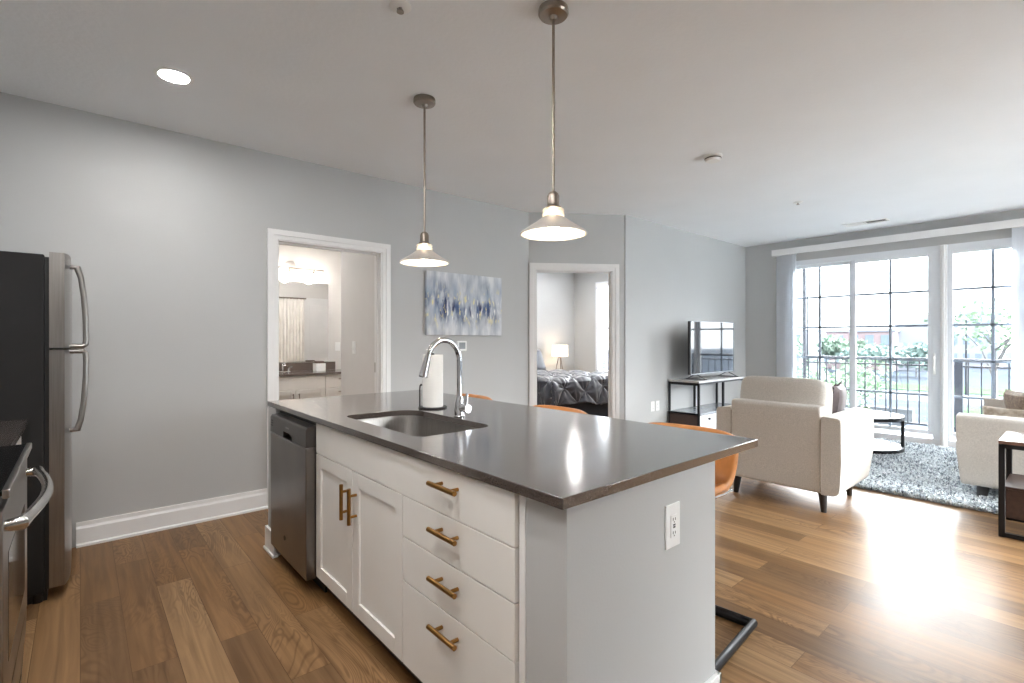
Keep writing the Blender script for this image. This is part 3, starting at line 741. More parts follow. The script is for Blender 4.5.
# ------------------------------------------------------------------ refrigerator, range and counter
fr = thing('refrigerator', 'tall stainless top-freezer refrigerator with black side panel', 'refrigerator', (-.5, 3.74, 0))
q = MB(); q.box(-.83, -.135, 3.375, 4.115, .045, 1.722, bev=.006); q.build('body', FRIDGEB, fr)
q = MB(); q.box(-.134, -.118, 3.385, 4.105, .06, 1.71); q.build('gasket', BLACKP, fr)
q = MB(); q.box(-.20, -.125, 3.40, 4.09, .0, .06); q.build('kick_grille', BLACKP, fr)
for z0, z1, nm in ((1.258, 1.735, 'freezer_door'), (.065, 1.248, 'fridge_door')):
    pts = [(-.117, 3.372), (-.117, 4.118)]
    for k in range(13):
        t_ = k/12; y = 4.118-t_*.746; pts.append((-.060+.022*(1-abs(2*t_-1)**6), y))
    q = MB(); q.prism(pts, 'z', z0, z1); o = q.build(nm, STEEL, fr, smooth=50)
    hy = 3.425
    if nm == 'freezer_door': path = [(-.042, hy, 1.672), (-.012, hy, 1.672), (.002, hy, 1.62), (.014, hy, 1.52), (.021, hy, 1.40), (.0225, hy, 1.30), (.021, hy, 1.276), (.010, hy, 1.266), (-.042, hy, 1.266)]
    else: path = [(-.042, hy, 1.240), (.010, hy, 1.240), (.021, hy, 1.228), (.0225, hy, 1.19), (.021, hy, 1.10), (.014, hy, .98), (.002, hy, .885), (-.012, hy, .835), (-.042, hy, .835)]
    q = MB(); q.tube(path, .0125, n=12); q.build('handle', STEEL, o)
hn = MB(); hn.box(-.16, -.05, 3.99, 4.09, 1.722, 1.748, bev=.006); hn.build('hinge_cover', BLACKP, fr)
q = MB(); q.lathe([(0, 0), (.02, 0), (.02, .045), (0, .045)], (-.16, 3.40, 0), 16); q.build('foot', BLACKP, fr)

rg = thing('kitchen_range', 'stainless electric range with black glass cooktop and curved handle', 'stove', (-.45, 2.19, 0))
q = MB(); q.box(-.80, -.165, 1.81, 2.572, .06, .895); q.build('body', BLACKP, rg)
q = MB(); q.box(-.80, -.150, 1.808, 2.574, .900, .914, bev=.003); o = q.build('cooktop', BGLASS, rg)
BRING = M('burner_print', (70, 70, 72), .3)
for cx_, cy_, r_ in ((-.32, 2.0, .10), (-.32, 2.38, .085), (-.6, 2.0, .085), (-.6, 2.38, .10)): q = MB(); q.lathe([(r_-.002, .9141), (r_, .9144), (r_+.002, .9141)], (cx_, cy_, 0), 40, closed=True); q.build('burner_ring', BRING, o)
q = MB(); q.box(-.152, -.136, 1.808, 2.574, .893, .917, bev=.004); q.build('front_trim', STEEL, rg)
q = MB(); q.box(-.17, -.158, 1.81, 2.572, .866, .892); q.build('vent_trim', BLACKM, rg)
q = MB(); q.box(-.165, -.149, 1.812, 2.571, .315, .862, bev=.004); o = q.build('oven_door', STEEL, rg)
q = MB(); q.box(-.150, -.1478, 1.93, 2.45, .42, .72, bev=.001); q.build('window', BGLASS, o)
hp = [(-.149, 2.535, .815), (-.118, 2.535, .815)]+[(-.118+.038*math.sin(PI*t_/12), 2.535-.69*t_/12, .815) for t_ in range(1, 12)]+[(-.118, 1.845, .815), (-.149, 1.845, .815)]
q = MB(); q.tube(hp, .0145, n=14); q.build('handle', M('polished_steel', (196, 194, 192), .16, 1.0, var=.04), o)
q = MB(); q.prism([(-.165, .035), (-.172, .305), (-.150, .305), (-.152, .25), (-.168, .035)][::-1], 'y', 1.812, 2.571); q.prism([(-.19, .035), (-.19, .305), (-.150, .305), (-.153, .22), (-.170, .035)], 'y', 1.812, 2.571); q.build('storage_drawer', STEEL, rg)
q = MB(); q.box(-.79, -.74, 1.808, 2.574, .914, 1.08, bev=.006); q.build('backguard', STEEL, rg)

bc = thing('base_cabinet', 'white base cabinet squeezed between the range and the refrigerator', 'cabinet', (-.5, 2.97, 0))
q = MB(); q.box(-.84, -.235, 2.58, 3.362, .10, .884); q.build('carcass', CABW, bc)
q = MB(); q.box(-.84, -.29, 2.58, 3.362, 0, .10); q.build('toe_kick', CABW, bc)
q = MB(); q.box(-.235, -.215, 2.583, 3.36, .73, .878, bev=.002); o = q.build('drawer', CABW, bc)
w_ = MB(); w_.tube([(-.185, 2.89, .805), (-.185, 3.05, .805)], .006, n=10)
for k in (2.92, 3.02): w_.cyl((-.215, k, .805), (-.187, k, .805), .005, n=8)
w_.build('handle', BRASS, o)
for y0, y1 in ((2.583, 2.969), (2.973, 3.36)):
    q = MB(); q.box(-.235, -.215, y0, y1, .105, .726, bev=.002); q.build('door', CABW, bc)
q = MB(); q.box(-.845, -.192, 2.577, 3.368, .885, .914, bev=.002)
tag(q.build('kitchen_countertop', QUARTZ), 'short brownish grey countertop between the range and the refrigerator', 'countertop')

# ------------------------------------------------------------------ ceiling fixtures
def pendant(x, y, label):
    p = thing('pendant_lamp', label, 'pendant lamp', (x, y, 1.757), 'pendant lamps over the island')
    q = MB(); q.lathe([(0, H), (.064, H), (.066, H-.008), (.066, H-.024), (.060, H-.032), (.02, H-.036), (.014, H-.05), (0, H-.05)], (x, y, 0), 32); q.build('canopy', NICKEL, p)
    q = MB(); q.cyl((x, y, H-.04), (x, y, 1.93), .0065, n=12); q.build('rod', NICKEL, p)
    q = MB(); q.lathe([(0, 1.945), (.012, 1.945), (.022, 1.936), (.026, 1.925), (.026, 1.885), (.034, 1.878), (.034, 1.872), (0, 1.872)], (x, y, 0), 28); q.build('socket_cap', NICKEL, p)
    q = MB(); q.lathe([(.030, 1.872), (.046, 1.868), (.048, 1.860), (.044, 1.854), (.048, 1.848), (.048, 1.838), (.040, 1.832), (.036, 1.832), (.040, 1.84), (.038, 1.854), (.040, 1.862), (.028, 1.868)], (x, y, 0), 32, closed=True); q.build('glass_collar', M('frosted_collar', (250, 246, 238), .3, trans=.6, var=0), p)
    q = MB(); q.lathe([(.046, 1.834), (.075, 1.812), (.142, 1.768), (.146, 1.760), (.145, 1.757), (.141, 1.7575), (.138, 1.766), (.073, 1.808), (.043, 1.830)], (x, y, 0), 48, closed=True); o = q.build('shade', SHADEM, p)
    q = MB(); q.lathe([(.0425, 1.8285), (.072, 1.807), (.137, 1.765), (.1385, 1.7595), (.1375, 1.7595), (.136, 1.764), (.0715, 1.8055), (.0418, 1.827)], (x, y, 0), 48, closed=True); q.build('lining', ENAMEL, o)
    q = MB(); q.lathe([(0, 1.765), (.016, 1.768), (.026, 1.780), (.028, 1.795), (.022, 1.815), (.014, 1.835), (.014, 1.870), (0, 1.870)], (x, y, 0), 24); q.build('bulb', BULBM, p)
pendant(1.561, 2.604, 'brushed nickel pendant with cone shade hanging over the far end of the island')
pendant(1.561, 1.526, 'brushed nickel pendant with cone shade hanging over the near end of the island')
def can(x, y, label):
    c = thing('recessed_light', label, 'ceiling light', (x, y, H-.004), 'recessed kitchen ceiling lights')
    q = MB(); q.lathe([(.066, H-.0005), (.090, H-.0005), (.092, H-.003), (.086, H-.006), (.072, H-.006)], (x, y, 0), 40, closed=True); q.build('trim_ring', PLASTW, c)
    q = MB(); q.lathe([(0, H-.003), (.0715, H-.003), (.0715, H-.001), (0, H-.001)], (x, y, 0), 40); q.build('lens', LENS, c)
can(.388, 3.275, 'round recessed ceiling light glowing white above the refrigerator end')
for x, y in ((.39, 1.5), (.39, -.2), (-.1, .6), (-.35, 1.2), (1.2, 5.6), (1.5, 6.0), (2.7, 6.0), (5.6, 5.0), (6.9, 6.2), (6.4, 4.3), (5.4, 6.2), (6.9, 5.2)):  # added unseen downlights, fill for kitchen, bathroom and bedroom
    can(x, y, 'round recessed ceiling light added outside the picture for fill light')
def sprinkler(x, y, label):
    s = thing('sprinkler_head', label, 'sprinkler', (x, y, H-.03), 'ceiling sprinkler heads')
    q = MB(); q.lathe([(0, H), (.046, H), (.048, H-.004), (.038, H-.009), (.014, H-.010), (0, H-.010)], (x, y, 0), 28); q.build('escutcheon', PLASTW, s)
    q = MB(); q.cyl((x, y, H-.008), (x, y, H-.014), .009, .007, 12)
    for k in (-1, 1): q.tube([(x+k*.008, y, H-.012), (x+k*.014, y, H-.018), (x+k*.004, y, H-.026)], .0022, n=6)
    q.lathe([(0, H-.028), (.016, H-.028), (.016, H-.026), (0, H-.026)], (x, y, 0), 16); q.build('deflector', NICKEL, s)
sprinkler(1.046, 1.945, 'small sprinkler head on the ceiling between the two pendants')
sprinkler(5.693, 1.988, 'small sprinkler head on the ceiling of the living area')
sd_ = thing('smoke_detector', 'round white smoke detector on the ceiling past the pendants', 'smoke detector', (3.76, 1.927, H-.04))
q = MB(); q.lathe([(0, H), (.068, H), (.07, H-.006), (.066, H-.016), (.06, H-.018), (.058, H-.032), (.05, H-.042), (0, H-.044)], (3.76, 1.927, 0), 36); q.build('housing', PLASTW, sd_)
q = MB(); q.lathe([(.0605, H-.0175), (.0625, H-.022), (.0605, H-.027), (.058, H-.022)], (3.76, 1.927, 0), 36, closed=True); q.build('vent_band', SLOT, sd_)
vt = thing('air_vent', 'white rectangular air register on the ceiling near the patio door', 'air vent', (7.31, 1.79, H-.01))
q = MB(); q.box(7.225, 7.245, 1.56, 2.02, H-.008, H, bev=.002); q.box(7.375, 7.395, 1.56, 2.02, H-.008, H, bev=.002); q.box(7.245, 7.375, 1.56, 1.58, H-.008, H); q.box(7.245, 7.375, 2.0, 2.02, H-.008, H); q.box(7.245, 7.375, 1.785, 1.795, H-.008, H); q.build('frame', PLASTW, vt)
q = MB(); q.box(7.245, 7.375, 1.58, 2.0, H-.0008, H-.0002); q.build('duct', SLOT, vt)
for sgn, y0, y1 in ((-1, 1.80, 1.998), (1, 1.582, 1.785)):
    q = MB()
    for k in range(9):
        y = y0+.012+(y1-y0-.024)*k/8; m = Matrix.Translation((7.31, y, H-.0065)) @ Matrix.Rotation(sgn*.7, 4, 'X')
        q.box(-.064, .064, -.007, .007, -.0007, .0007, rot=m)
    q.build('louvers', PLASTW, vt)

# ------------------------------------------------------------------ on the back wall
pt_ = thing('painting', 'unframed abstract canvas with blue and gold streaks on the grey wall', 'painting', (2.96, YB, 1.34))
q = MB(); q.box(2.485, 3.412, YB-.04, YB-.003, 1.342, 1.958, bev=.004); q.build('canvas', painting_mat(), pt_)
q = MB(); q.box(2.495, 3.402, YB-.003, YB-.001, 1.352, 1.948); q.build('stretcher', DWOOD, pt_)
th = thing('thermostat', 'small white thermostat with grey screen below the painting', 'thermostat', (2.91, YB, 1.2))
q = MB(); q.box(2.852, 2.968, YB-.022, YB, 1.185, 1.285, bev=.006, seg=3); o = q.build('body', PLASTW, th)
q = MB(); q.box(2.872, 2.948, YB-.0232, YB-.0215, 1.205, 1.270, bev=.001); q.build('display', M('grey_display', (150, 156, 160), .2), o)

# ------------------------------------------------------------------ living area
tv = thing('television', 'flat screen television reflecting the windows on the media console', 'television', (6.26, 3.2, .795))
q = MB(); q.box(5.695, 6.835, 3.205, 3.245, .862, 1.528, bev=.004); q.box(5.85, 6.68, 3.245, 3.285, .87, 1.25, bev=.012); q.build('cabinet', BLACKP, tv)
q = MB(); q.box(5.700, 6.830, 3.2025, 3.206, .872, 1.525, bev=.0008); q.build('screen', SCREEN, tv)
q = MB()
for x0, x1, y0, y1 in ((5.693, 5.700, 0, 0), (6.830, 6.837, 0, 0)): q.box(x0, x1, 3.199, 3.215, .860, 1.53)
q.box(5.693, 6.837, 3.199, 3.215, 1.525, 1.531); q.box(5.693, 6.837, 3.199, 3.215, .858, .872, bev=.001); q.build('bezel', M('silver_bezel', (150, 152, 156), .3, .9), tv)
for x in (5.84, 6.68):
    q = MB(); q.tube([(x, 3.22, .868), (x+.01, 3.09, .803)], .007, n=8); q.tube([(x, 3.22, .868), (x+.01, 3.34, .803)], .007, n=8); q.tube([(x+.01, 3.07, .803), (x+.01, 3.36, .803)], .0065, n=8); q.build('foot', M('grey_metal', (120, 122, 126), .3, .9), tv)

mc = thing('media_console', 'open black framed media console with white front against the grey wall', 'media console', (6.25, 3.26, 0))
CX0, CX1, CY0, CY1 = 5.625, 6.88, 3.055, 3.475
CONS = M('console_top_glare', (186, 184, 184), .15, var=.12, vscale=5, stretch=(1, 8, 8))  # white window glare painted into the top's colour
CSHELF = M('console_shelf', (140, 145, 152), .14, var=.1, vscale=5, stretch=(1, 8, 8))  # bluish gloss put into the shelf's colour
q = MB(); q.box(CX0, CX1, CY0, CY1, .772, .795, bev=.002); q.build('top', CONS, mc)
q = MB(); q.box(CX0, CX1, CY0+.005, CY1-.005, .380, .400, bev=.002); q.build('shelf', CSHELF, mc)
q = MB()
for x in (CX0+.013, (CX0+CX1)/2, CX1-.013):
    for y in (CY0+.013, CY1-.013): q.bar([(x, y, 0), (x, y, .772)], .026, .026)
for y in (CY0+.013, CY1-.013): q.bar([(CX0, y, .762), (CX1, y, .762)], .026, .02)
for x in (CX0+.013, CX1-.013): q.bar([(x, CY0, .755), (x, CY1, .755)], .026, .032); q.bar([(x, CY0, .39), (x, CY1, .39)], .026, .022)
q.build('frame', BLACKM, mc)
q = MB(); q.box(CX0+.004, CX1-.004, CY0+.02, CY1-.008, .12, .378); q.build('cupboard', DWOOD, mc)
for x0, x1 in ((CX0+.03, CX0+.43), (CX0+.434, CX0+.83), (CX0+.834, CX1-.03)):
    q = MB(); q.box(x0, x1, CY0+.004, CY0+.02, .125, .374, bev=.002); o = q.build('drawer', M('console_front', (206, 210, 216), .25, var=.04), mc)
    q = MB(); q.lathe([(0, -.024), (.014, -.024), (.016, -.018), (.007, -.012), (.006, 0), (0, 0)], ((x0+x1)/2, CY0+.004, .325), 16, 'y'); q.build('knob', BLACKM, o)

def seating(name, label, cat, W_, D_, loc, yaw, arm_h=.70, back_h=.80, cush_h=.975, leg_h=.15, aw=.13, seats=1, legr=(.034, .019), block=False, taper=.13):
    """Upholstered seat facing local +y; origin on the floor at its centre."""
    t_ = thing(name, label, cat, (0, 0, 0))
    x1 = W_/2; y0, y1 = -D_/2, D_/2
    q = MB(); q.prism(round_poly([(-x1+aw*.9, leg_h), (x1-aw*.9, leg_h), (x1-aw*.9, .31), (-x1+aw*.9, .31)], .02, 3), 'y', y0+.03, y1-.05, bev=.012); q.build('seat_base', LINEN, t_)
    q = MB(); q.prism(round_poly([(y0+.02, leg_h), (y0+.20, leg_h), (y0+.15, back_h), (y0, back_h)], [.03, .02, .04, .035], 4), 'x', -x1+aw, x1-aw, bev=.015, seg=3); q.build('backrest', LINEN, t_)
    for s_ in (-1, 1):
        sec = [(s_*(x1-aw), arm_h), (s_*x1, arm_h-.01), (s_*(x1+.004), .40), (s_*(x1-.01), leg_h), (s_*(x1-aw), leg_h)]
        sec = round_poly(sec, [.012, .035, .05, .11, .01], 6)
        q = MB(); b_ = bmesh.new()
        prof_y = [(y0+.004, .05), (y0, 1), (y1-.02, 1), (y1, .05)]
        # arm: section extruded from back to front with the lower front corner drawn in
        rings = []
        N = 10
        for k in range(N+1):
            tt = k/N; y = y0+.008+(D_-.016)*tt
            rings.append([b_.verts.new((px, y-(taper*max(0, (.42-pz)/.3)*max(0, tt-.55)/.45), pz)) for px, pz in sec])
        for A, B in zip(rings[:-1], rings[1:]):
            for i in range(len(A)): b_.faces.new((A[i], A[(i+1) % len(A)], B[(i+1) % len(A)], B[i]))
        c0 = b_.faces.new(rings[0]); c1 = b_.faces.new(list(reversed(rings[-1])))
        bmesh.ops.recalc_face_normals(b_, faces=b_.faces)
        es = list({e_ for f_ in (c0, c1) for e_ in f_.edges})
        bmesh.ops.bevel(b_, geom=es, offset=.022, segments=3, affect='EDGES', profile=.5, clamp_overlap=True)
        q._merge(b_); o = q.build('arm', LINEN, t_)
        q = MB(); q.tube([(s_*(x1-aw), y0+.006, z) for z in (leg_h+.02, .4, arm_h-.02)], .0035, n=6); q.tube([(px, y0+.012, pz) for px, pz in sec[6:12]], .003, n=6); q.build('seam', LINENS, o)
    wi = W_-2*aw-.01
    for k in range(seats):
        cw = wi/seats; cx_ = -wi/2+cw*(k+.5)
        q = MB(); q.soft((cx_, .06+.03, .38), (cw-.006, D_-.22, .17), p=7, n=12); q.build('seat_cushion', LINEN, t_)
        rot = Matrix.Rotation(-.16, 3, 'X')
        q = MB(); q.soft((cx_, y0+.215, .715), (cw-.004, .21, .54), p=9, n=12, rot=rot, fn=lambda v: Vector((v.x, v.y*(1+.25*(1-(2*v.x/cw)**2)), v.z)))
        o = q.build('back_cushion', LINEN, t_)
    for sx in (-1, 1):
        for sy in (-1, 1):
            lx, ly = sx*(x1-.145), (y0+.10 if sy < 0 else y1-.16)
            q = MB(); q.tube([(lx, ly, leg_h+.01), (lx+sx*.012, ly+sy*.012, 0)], list(legr), n=12 if not block else 4); q.build('leg', ESPR, t_)
    t_.location = loc; t_.rotation_euler = (0, 0, yaw)
    return t_
seating('armchair', 'beige linen armchair turned away, facing the patio door', 'armchair', .93, .86, (4.57, 1.63, 0), -PI/2, arm_h=.728)
seating('loveseat', 'beige linen loveseat at the right edge beside the black side table', 'sofa', 1.79, .90, (6.285, .26, 0), 0, arm_h=.695, back_h=.78, leg_h=.125, seats=2, taper=.03, legr=(.042, .03))
R3 = lambda ax, a: Matrix.Rotation(a, 3, ax)
q = MB(); q.pillow((4.88, 1.425, .715), .42, .42, .15, R3('Z', .16) @ R3('X', .16)); 
pl = thing('throw_pillow', 'mauve velvet pillow with dark fringe leaning on the armchair arm', 'pillow', (4.88, 1.425, .5)); q.build('cover', MAUVE, pl)
q = MB(); rt = R3('Z', .16) @ R3('X', .16); rng_ = random.Random(4)
edge = []
for k in range(60):
    u = k/60*4; i = int(u); f_ = u-i; p = [(-1+2*f_, -1), (1, -1+2*f_), (1-2*f_, 1), (-1, 1-2*f_)][i]
    edge.append(p)
    kk = 1-.10*(1-abs(p[0]*p[1]))
    a = rt @ Vector((p[0]*.21*kk, 0, p[1]*.21*kk))+Vector((4.88, 1.425, .715)); c = rt @ Vector((p[0]*.225*kk+rng_.uniform(-.006, .006), rng_.uniform(-.006, .006), p[1]*.225*kk))+Vector((4.88, 1.425, .715))
    q.tube([a, c], [.005, .003], n=5)
q.build('fringe', FRINGE, pl)
q = MB(); q.pillow((5.78, .40, .608), .40, .27, .15, R3('Z', PI/2-.15) @ R3('X', .35)); tag(q.build('throw_pillow', CREAMP), 'cream patterned pillow peeking over the near arm of the loveseat', 'pillow')
q = MB(); q.pillow((6.52, .38, .655), .40, .36, .15, R3('Z', .5) @ R3('X', -.25)); tag(q.build('throw_pillow', BROWNP), 'brown woven pillow standing on the loveseat at the right picture edge', 'pillow')

# coffee table
CT = (6.965, 1.795)
c_ = thing('coffee_table', 'round two-tier coffee table with pale stone tops and dark rims', 'table', (*CT, .03))
for z, nm in ((.405, 'top'), (.055, 'shelf')):
    q = MB(); q.lathe([(0, z), (.435, z), (.435, z+.022), (0, z+.022)], (*CT, 0), 56); o = q.build(nm, MARBLE, c_)
    q = MB(); q.lathe([(.435, z-.014), (.45, z-.014), (.45, z+.024), (.435, z+.024)], (*CT, 0), 56, closed=True); q.build('rim', BLACKM, o)
for k in range(3):
    a = -1.30+k*2*PI/3
    q = MB(); q.bar([(CT[0]+.435*math.cos(a), CT[1]+.435*math.sin(a), .045), (CT[0]+.435*math.cos(a), CT[1]+.435*math.sin(a), .41)], .03, .03); q.build('leg', BLACKM, c_)
pp = thing('succulent_pot', 'small grey pot with a green succulent on the round coffee table', 'potted plant', (6.80, 1.66, .427))
q = MB(); q.lathe([(0, .427), (.045, .427), (.056, .48), (.058, .505), (.050, .505), (.047, .485), (0, .482)], (6.80, 1.66, 0), 24); q.build('pot', M('pot_clay', (160, 158, 150), .6, var=.15, vscale=30), pp)
q = MB(); rr_ = random.Random(9)
for k in range(40):
    a = k*2.4; r_ = .008+.034*(k/40); z = .503+.02*(1-k/40)
    q.tube([(6.80+r_*.3*math.cos(a), 1.66+r_*.3*math.sin(a), .488), (6.80+r_*math.cos(a), 1.66+r_*math.sin(a), z), (6.80+r_*1.25*math.cos(a), 1.66+r_*1.25*math.sin(a), z+.012)], [.006, .008, .001], n=6)
q.build('leaves', M('succulent_green', (96, 122, 84), .5, var=.2, vscale=40), pp)

# side table
sx0, sx1, sy0, sy1 = 4.585, 5.085, -.14, .385
s_t = thing('side_table', 'dark wood side table with black metal frame beside the loveseat', 'side table', (4.83, .12, 0))
q = MB(); q.box(sx0, sx1, sy0, sy1, .612, .634, bev=.003); q.build('top', M('walnut_top', (120, 92, 80), .22, var=.2, vscale=5, stretch=(8, 1, 8)), s_t)
q = MB()
for x in (sx0+.016, sx1-.016):
    for y in (sy0+.016, sy1-.016): q.bar([(x, y, .0), (x, y, .61)], .032, .032)
    q.bar([(x, sy0+.016, .598), (x, sy1-.016, .598)], .032, .028); q.bar([(x, sy0+.016, .016), (x, sy1-.016, .016)], .032, .028)
for y in (sy0+.016, sy1-.016): q.bar([(sx0+.016, y, .598), (sx1-.016, y, .598)], .032, .028)
q.build('frame', BLACKM, s_t)
q = MB(); q.box(sx0+.012, sx1-.005, sy0+.02, sy1-.02, .318, .335, bev=.002); q.build('shelf', DWOOD, s_t)
q = MB(); q.box(sx0+.02, sx1-.02, sy0+.033, sy1-.033, .13, .316, bev=.002); q.build('box', DWOOD, s_t)

# shag rug
ru = thing('shag_rug', 'pale grey-blue shaggy rug under the coffee table and loveseat', 'rug', (6.4, .9, 0))
RX0, RX1, RY0, RY1 = 5.14, 7.72, -.45, 2.35
q = MB(); q.box(RX0+.01, RX1-.01, RY0+.01, RY1-.01, .001, .012); q.build('backing', SHAGB, ru)
rr_ = random.Random(7); verts = []; faces = []
for i in range(90000):
    x, y = rr_.uniform(RX0, RX1), rr_.uniform(RY0, RY1)
    if x > 5.9 and rr_.random() < .35: continue
    if y < 0 and rr_.random() < .8: continue
    a = rr_.uniform(0, 2*PI)+1.2*math.sin(x*5)+1.2*math.cos(y*6); ln = rr_.uniform(.014, .042); hgt = rr_.uniform(.018, .05); w_ = rr_.uniform(.003, .007)
    dx, dy = math.cos(a), math.sin(a); n0 = len(verts)
    verts += [(x-dy*w_, y+dx*w_, .008), (x+dy*w_, y-dx*w_, .008), (x+dx*ln*.5+dy*w_, y+dy*ln*.5-dx*w_, hgt), (x+dx*ln*.5-dy*w_, y+dy*ln*.5+dx*w_, hgt), (x+dx*ln*1.3, y+dy*ln*1.3, hgt*.75)]
    faces += [(n0, n0+1, n0+2, n0+3), (n0+3, n0+2, n0+4)]
me = bpy.data.meshes.new('pile'); me.from_pydata([(x-6.4, y-.9, z) for x, y, z in verts], [], faces); me.materials.append(SHAG)
o = bpy.data.objects.new('pile', me); COL.objects.link(o); o.parent = ru; o['kind'] = 'stuff'

# ------------------------------------------------------------------ bathroom
VY = YN-.002
vn = thing('bathroom_vanity', 'white bathroom vanity cabinet with doors and drawers', 'vanity', (2.0, 6.8, 0))
q = MB(); q.box(1.0, 3.2, 6.53, VY, .10, .84); q.build('carcass', CABW, vn)
q = MB(); q.box(1.0, 3.2, 6.60, 6.61, 0, .10); q.build('toe_kick', CABW, vn)
def vpull(parent, x, z, vert):
    w = MB()
    if vert: w.tube([(x, 6.475, z-.05), (x, 6.475, z+.05)], .006, n=8); w.cyl((x, 6.475, z-.035), (x, 6.512, z-.035), .005, n=6); w.cyl((x, 6.475, z+.035), (x, 6.512, z+.035), .005, n=6)
    else: w.tube([(x-.06, 6.475, z), (x+.06, 6.475, z)], .006, n=8); w.cyl((x-.04, 6.475, z), (x-.04, 6.512, z), .005, n=6); w.cyl((x+.04, 6.475, z), (x+.04, 6.512, z), .005, n=6)
    w.build('handle', NICKEL, parent)
def shaker(parent, x0, x1, z0, z1, nm):
    r = .06; w = MB(); w.box(x0, x0+r, 6.512, 6.53, z0, z1, bev=.002); w.box(x1-r, x1, 6.512, 6.53, z0, z1, bev=.002); w.box(x0+r, x1-r, 6.512, 6.53, z0, z0+r, bev=.002); w.box(x0+r, x1-r, 6.512, 6.53, z1-r, z1, bev=.002); w.box(x0+r, x1-r, 6.52, 6.53, z0+r, z1-r)
    return w.build(nm, CABW, parent)
VXM = 2.045; VXR = 2.42
q = MB(); q.box(1.45, VXR-.002, 6.512, 6.53, .665, .832, bev=.002); q.build('false_front', CABW, vn)
o = shaker(vn, 1.60, VXM-.002, .11, .66, 'door'); vpull(o, VXM-.035, .57, True)
o = shaker(vn, VXM+.002, VXR-.002, .11, .66, 'door'); vpull(o, VXM+.035, .57, True)
for z0, z1 in ((.67, .832), (.50, .666), (.11, .496)):
    q = MB(); q.box(VXR+.002, 2.86, 6.512, 6.53, z0, z1, bev=.002); o = q.build('drawer', CABW, vn); vpull(o, 2.64, (z0+z1)/2+.03, False)
q = MB(); q.box(.98, 3.2, 6.495, VY, .842, .872, bev=.002); tag(q.build('bathroom_countertop', counter_mat('vanity_stone', (84, 72, 66), .2)), 'dark brown stone top of the bathroom vanity', 'countertop')
q = MB(); q.box(.98, 2.76, VY-.02, VY, .873, .985, bev=.002); tag(q.build('backsplash', counter_mat('splash_stone', (84, 70, 62), .25)), 'low dark brown stone backsplash under the bathroom mirror', 'backsplash')
q = MB(); q.box(1.2, 2.66, VY-.012, VY, .992, 2.09, bev=.002); mi = q.build('bathroom_mirror', MIRROR); tag(mi, 'frameless wall mirror over the bathroom vanity reflecting a pale curtain', 'mirror')
vl = thing('vanity_light', 'bathroom vanity light bar with glowing globes over the mirror', 'light fixture', (2.15, VY-.1, 2.2))
q = MB(); q.lathe([(0, -.03), (.05, -.03), (.08, -.012), (.085, 0), (0, 0)], (2.15, VY, 2.28), 28, 'y'); q.build('wall_plate', SHADEM, vl)
q = MB(); q.cyl((2.15, VY-.02, 2.255), (2.15, VY-.11, 2.255), .01, n=10); q.tube([(1.68, VY-.11, 2.255), (2.56, VY-.11, 2.255)], .009, n=10); q.build('bar', NICKEL, vl)
for x in (1.80, 2.10, 2.42):
    q = MB(); q.cyl((x, VY-.11, 2.25), (x, VY-.11, 2.20), .016, .022, 12); o = q.build('socket', NICKEL, vl)
    q = MB(); q.lathe([(0, 2.075), (.03, 2.08), (.055, 2.105), (.06, 2.14), (.05, 2.175), (.025, 2.197), (0, 2.198)], (x, VY-.11, 0), 20); q.build('globe', GLOBE, o)
bf = thing('basin_faucet', 'chrome two-handle faucet on the bathroom vanity', 'faucet', (2.0, 6.9, .872))
q = MB(); q.box(1.90, 2.10, 6.87, 6.93, .872, .884, bev=.005); q.build('base', CHROME, bf)
q = MB(); q.tube([(2.0, 6.90, .88), (2.0, 6.90, .965), (2.0, 6.88, .985), (2.0, 6.82, .985), (2.0, 6.79, .965)], .013, n=10); q.build('spout', CHROME, bf)
for k in (-.075, .075):
    q = MB(); q.cyl((2.0+k, 6.90, .884), (2.0+k, 6.90, .92), .016, .012, 12); q.tube([(2.0+k, 6.90, .925), (2.0+k*1.6, 6.88, .935)], .007, n=8); q.build('lever_handle', CHROME, bf)
tb = thing('tissue_holder', 'square white toiletry box with dark lid on the bathroom vanity', 'box', (2.47, 6.88, .872))
q = MB(); q.box(2.405, 2.535, 6.81, 6.94, .872, .975, bev=.006); q.build('body', PLASTW, tb)
q = MB(); q.box(2.42, 2.52, 6.825, 6.925, .975, 1.005, bev=.004); q.build('lid', M('brown_lid', (84, 62, 52), .5), tb)
# shower curtain seen in the mirror
cr = MB(); cr.tube([(2.40, 5.33, 2.0), (2.93, 5.33, 2.0)], .012, n=10)
tag(cr.build('curtain_rod', NICKEL), 'nickel shower curtain rod seen in the bathroom mirror', 'rod')
q = MB(); q.grid(lambda u, v: Vector((2.43+.47*u, 5.33+.010*math.sin(u*2*PI*9), .02+1.97*v)), 90, 6); o = q.build('shower_curtain', SHOWER, smooth=80)
o.modifiers.new('cloth', 'SOLIDIFY').thickness = .002
tag(o, 'pale patterned shower curtain seen in the bathroom mirror', 'curtain')
d_ = MB(); d_.box(2.96, 3.60, 5.082, 5.117, .02, 2.03, bev=.003)
for z0, z1 in ((.2, .9), (1.05, 1.9)): d_.box(3.06, 3.50, 5.117, 5.124, z0, z1, bev=.006)
o = d_.build('door_1', TRIM); struct(o, 'white panelled closet door reflected in the bathroom mirror', 'door')

